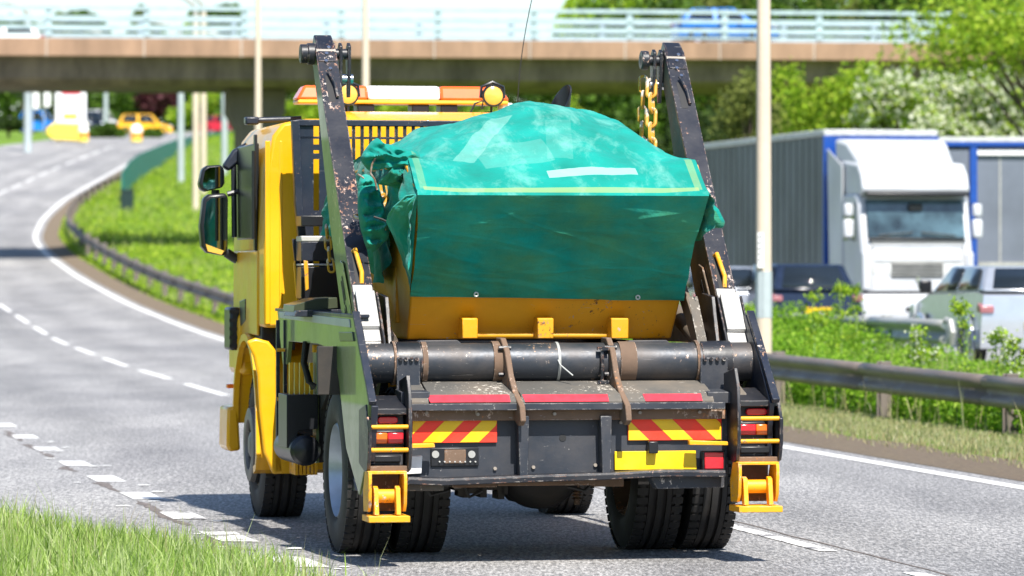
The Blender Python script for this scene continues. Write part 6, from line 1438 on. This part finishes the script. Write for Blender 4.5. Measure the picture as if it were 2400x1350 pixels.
# far left, beyond the filling station
for i, (px, D, y, wd, mt) in enumerate(((-30, 430, 75, 190, 'leaf_mid'), (55, 440, 44, 130, 'leaf_mid'), (130, 430, 30, 120, 'leaf_olive'), (205, 435, 42, 90, 'leaf_mid'), (275, 420, 205, 120, 'leaf_mid'), (330, 450, 24, 90, 'leaf_olive'), (370, 405, 190, 130, 'leaf_purple'), (455, 440, 30, 110, 'leaf_bright'), (470, 395, 205, 160, 'leaf_bright'), (545, 430, 22, 100, 'leaf_mid'), (560, 390, 215, 130, 'leaf_mid'), (700, 380, 205, 190, 'leaf_bright'), (830, 385, 200, 190, 'leaf_mid'), (960, 380, 205, 190, 'leaf_bright'))):
    T(px, D, y, wd, mt, ['tree at the far left edge beyond the bridge', 'small tree top seen through the railing near the left edge', 'brownish tree top between the first two railing posts', 'small tree top left of the second railing post', 'green tree right of the price sign under the bridge', 'brownish tree top right of the second railing post', 'dark purple leaved tree above the yellow car', 'bright tree top left of the third railing post', 'green tree behind the pair of concrete columns', 'tree top at the third railing post', 'green tree immediately left of the pier', 'far tree right of the pier behind the left lifting arm', 'far tree behind the left work lamp', 'far tree behind the white beacon'][i], None, 'tree', 3000, .30, 8, None, 'distant trees')
for i, (px, y, wd) in enumerate(((20, 300, 90), (235, 318, 60), (262, 312, 60), (360, 318, 50))):
    T(px, 335, y - 28, wd, 'leaf_mid' if i else 'leaf_dark', ['dark shrub at the left edge of the forecourt', 'low shrub right of the price sign', 'round low hedge beyond the second bollard', 'small shrub in front of the yellow car'][i], 50, 'bush', 1500, .22, 6)

def wood(name, label, px0, px1, D, ytop, ybot, n, size, mat, depth=10):
    pts = []
    for _ in range(n):
        px = random.uniform(px0, px1); d = D + depth * random.random(); yt = ytop(px) + 26 * noise.noise((px * .012, 0, D)) + 12 * noise.noise((px * .05, 2, D))
        y_ = yt + (ybot - yt) * random.random(); p = at(px, y_, d); pts.append(p)
    g = leaves(name, np.array(pts), size, mat, None, True, 1.5); tag(g, label, 'trees')
wood('far_woodland', 'continuous belt of distant trees seen under the bridge at the far left', -200, 1350, 485, lambda p: float(np.interp(p, [-200, -20, 20, 60, 110, 150, 200, 250, 300, 330, 375, 400, 440, 480, 540, 570, 600, 1350], [60, 60, 45, 62, 62, 38, 50, 95, 70, 34, 50, 100, 62, 40, 34, 70, 130, 150])), 330, 34000, .5, 'leaf_mid', 16)
wood('distant_treetops', 'scattered tree tops seen through the railing of the bridge at the left', -60, 600, 470, lambda p: float(np.interp(p, [-60, 0, 40, 85, 95, 110, 135, 200, 255, 262, 300, 315, 340, 372, 380, 430, 445, 520, 565, 575, 600], [50, 48, 44, 55, 100, 50, 24, 40, 62, 100, 100, 24, 20, 40, 100, 100, 30, 18, 26, 100, 100])) , 102, 16000, .45, 'leaf_mid', 8)
wood('woodland', 'wall of green trees behind the bridge railings on the right', 1300, 2600, 240, lambda p: float(np.interp(p, [1300, 1330, 1420, 1500, 2600], [60, 5, -90, -160, -200])), 420, 34000, .34, 'leaf_bright', 16)
# trees behind the photographer, visible in mirrors and glossy paint
def hedge_mass(name, label, pts_, n, size, spread):
    P = np.concatenate([cloud(n, (x, y, z), spread, .4, .5, i * 2.1) for i, (x, y, z) in enumerate(pts_)]); g = leaves(name, P, size, 'leaf_mid', None, True, 1.4); tag(g, label, 'trees')
hedge_mass('tree_belt', 'belt of trees behind the photographer, outside the photo', [(-40 + 9 * i, -34 + 5 * math.sin(i * 1.7), 5) for i in range(10)], 1700, .7, (6, 5, 5.2))
hedge_mass('roadside_trees', 'belt of trees left of the road, outside the photo', [(-34 - 3.6 * i, 10 * i, 4) for i in range(8)], 1500, .6, (5.5, 6, 4.2))
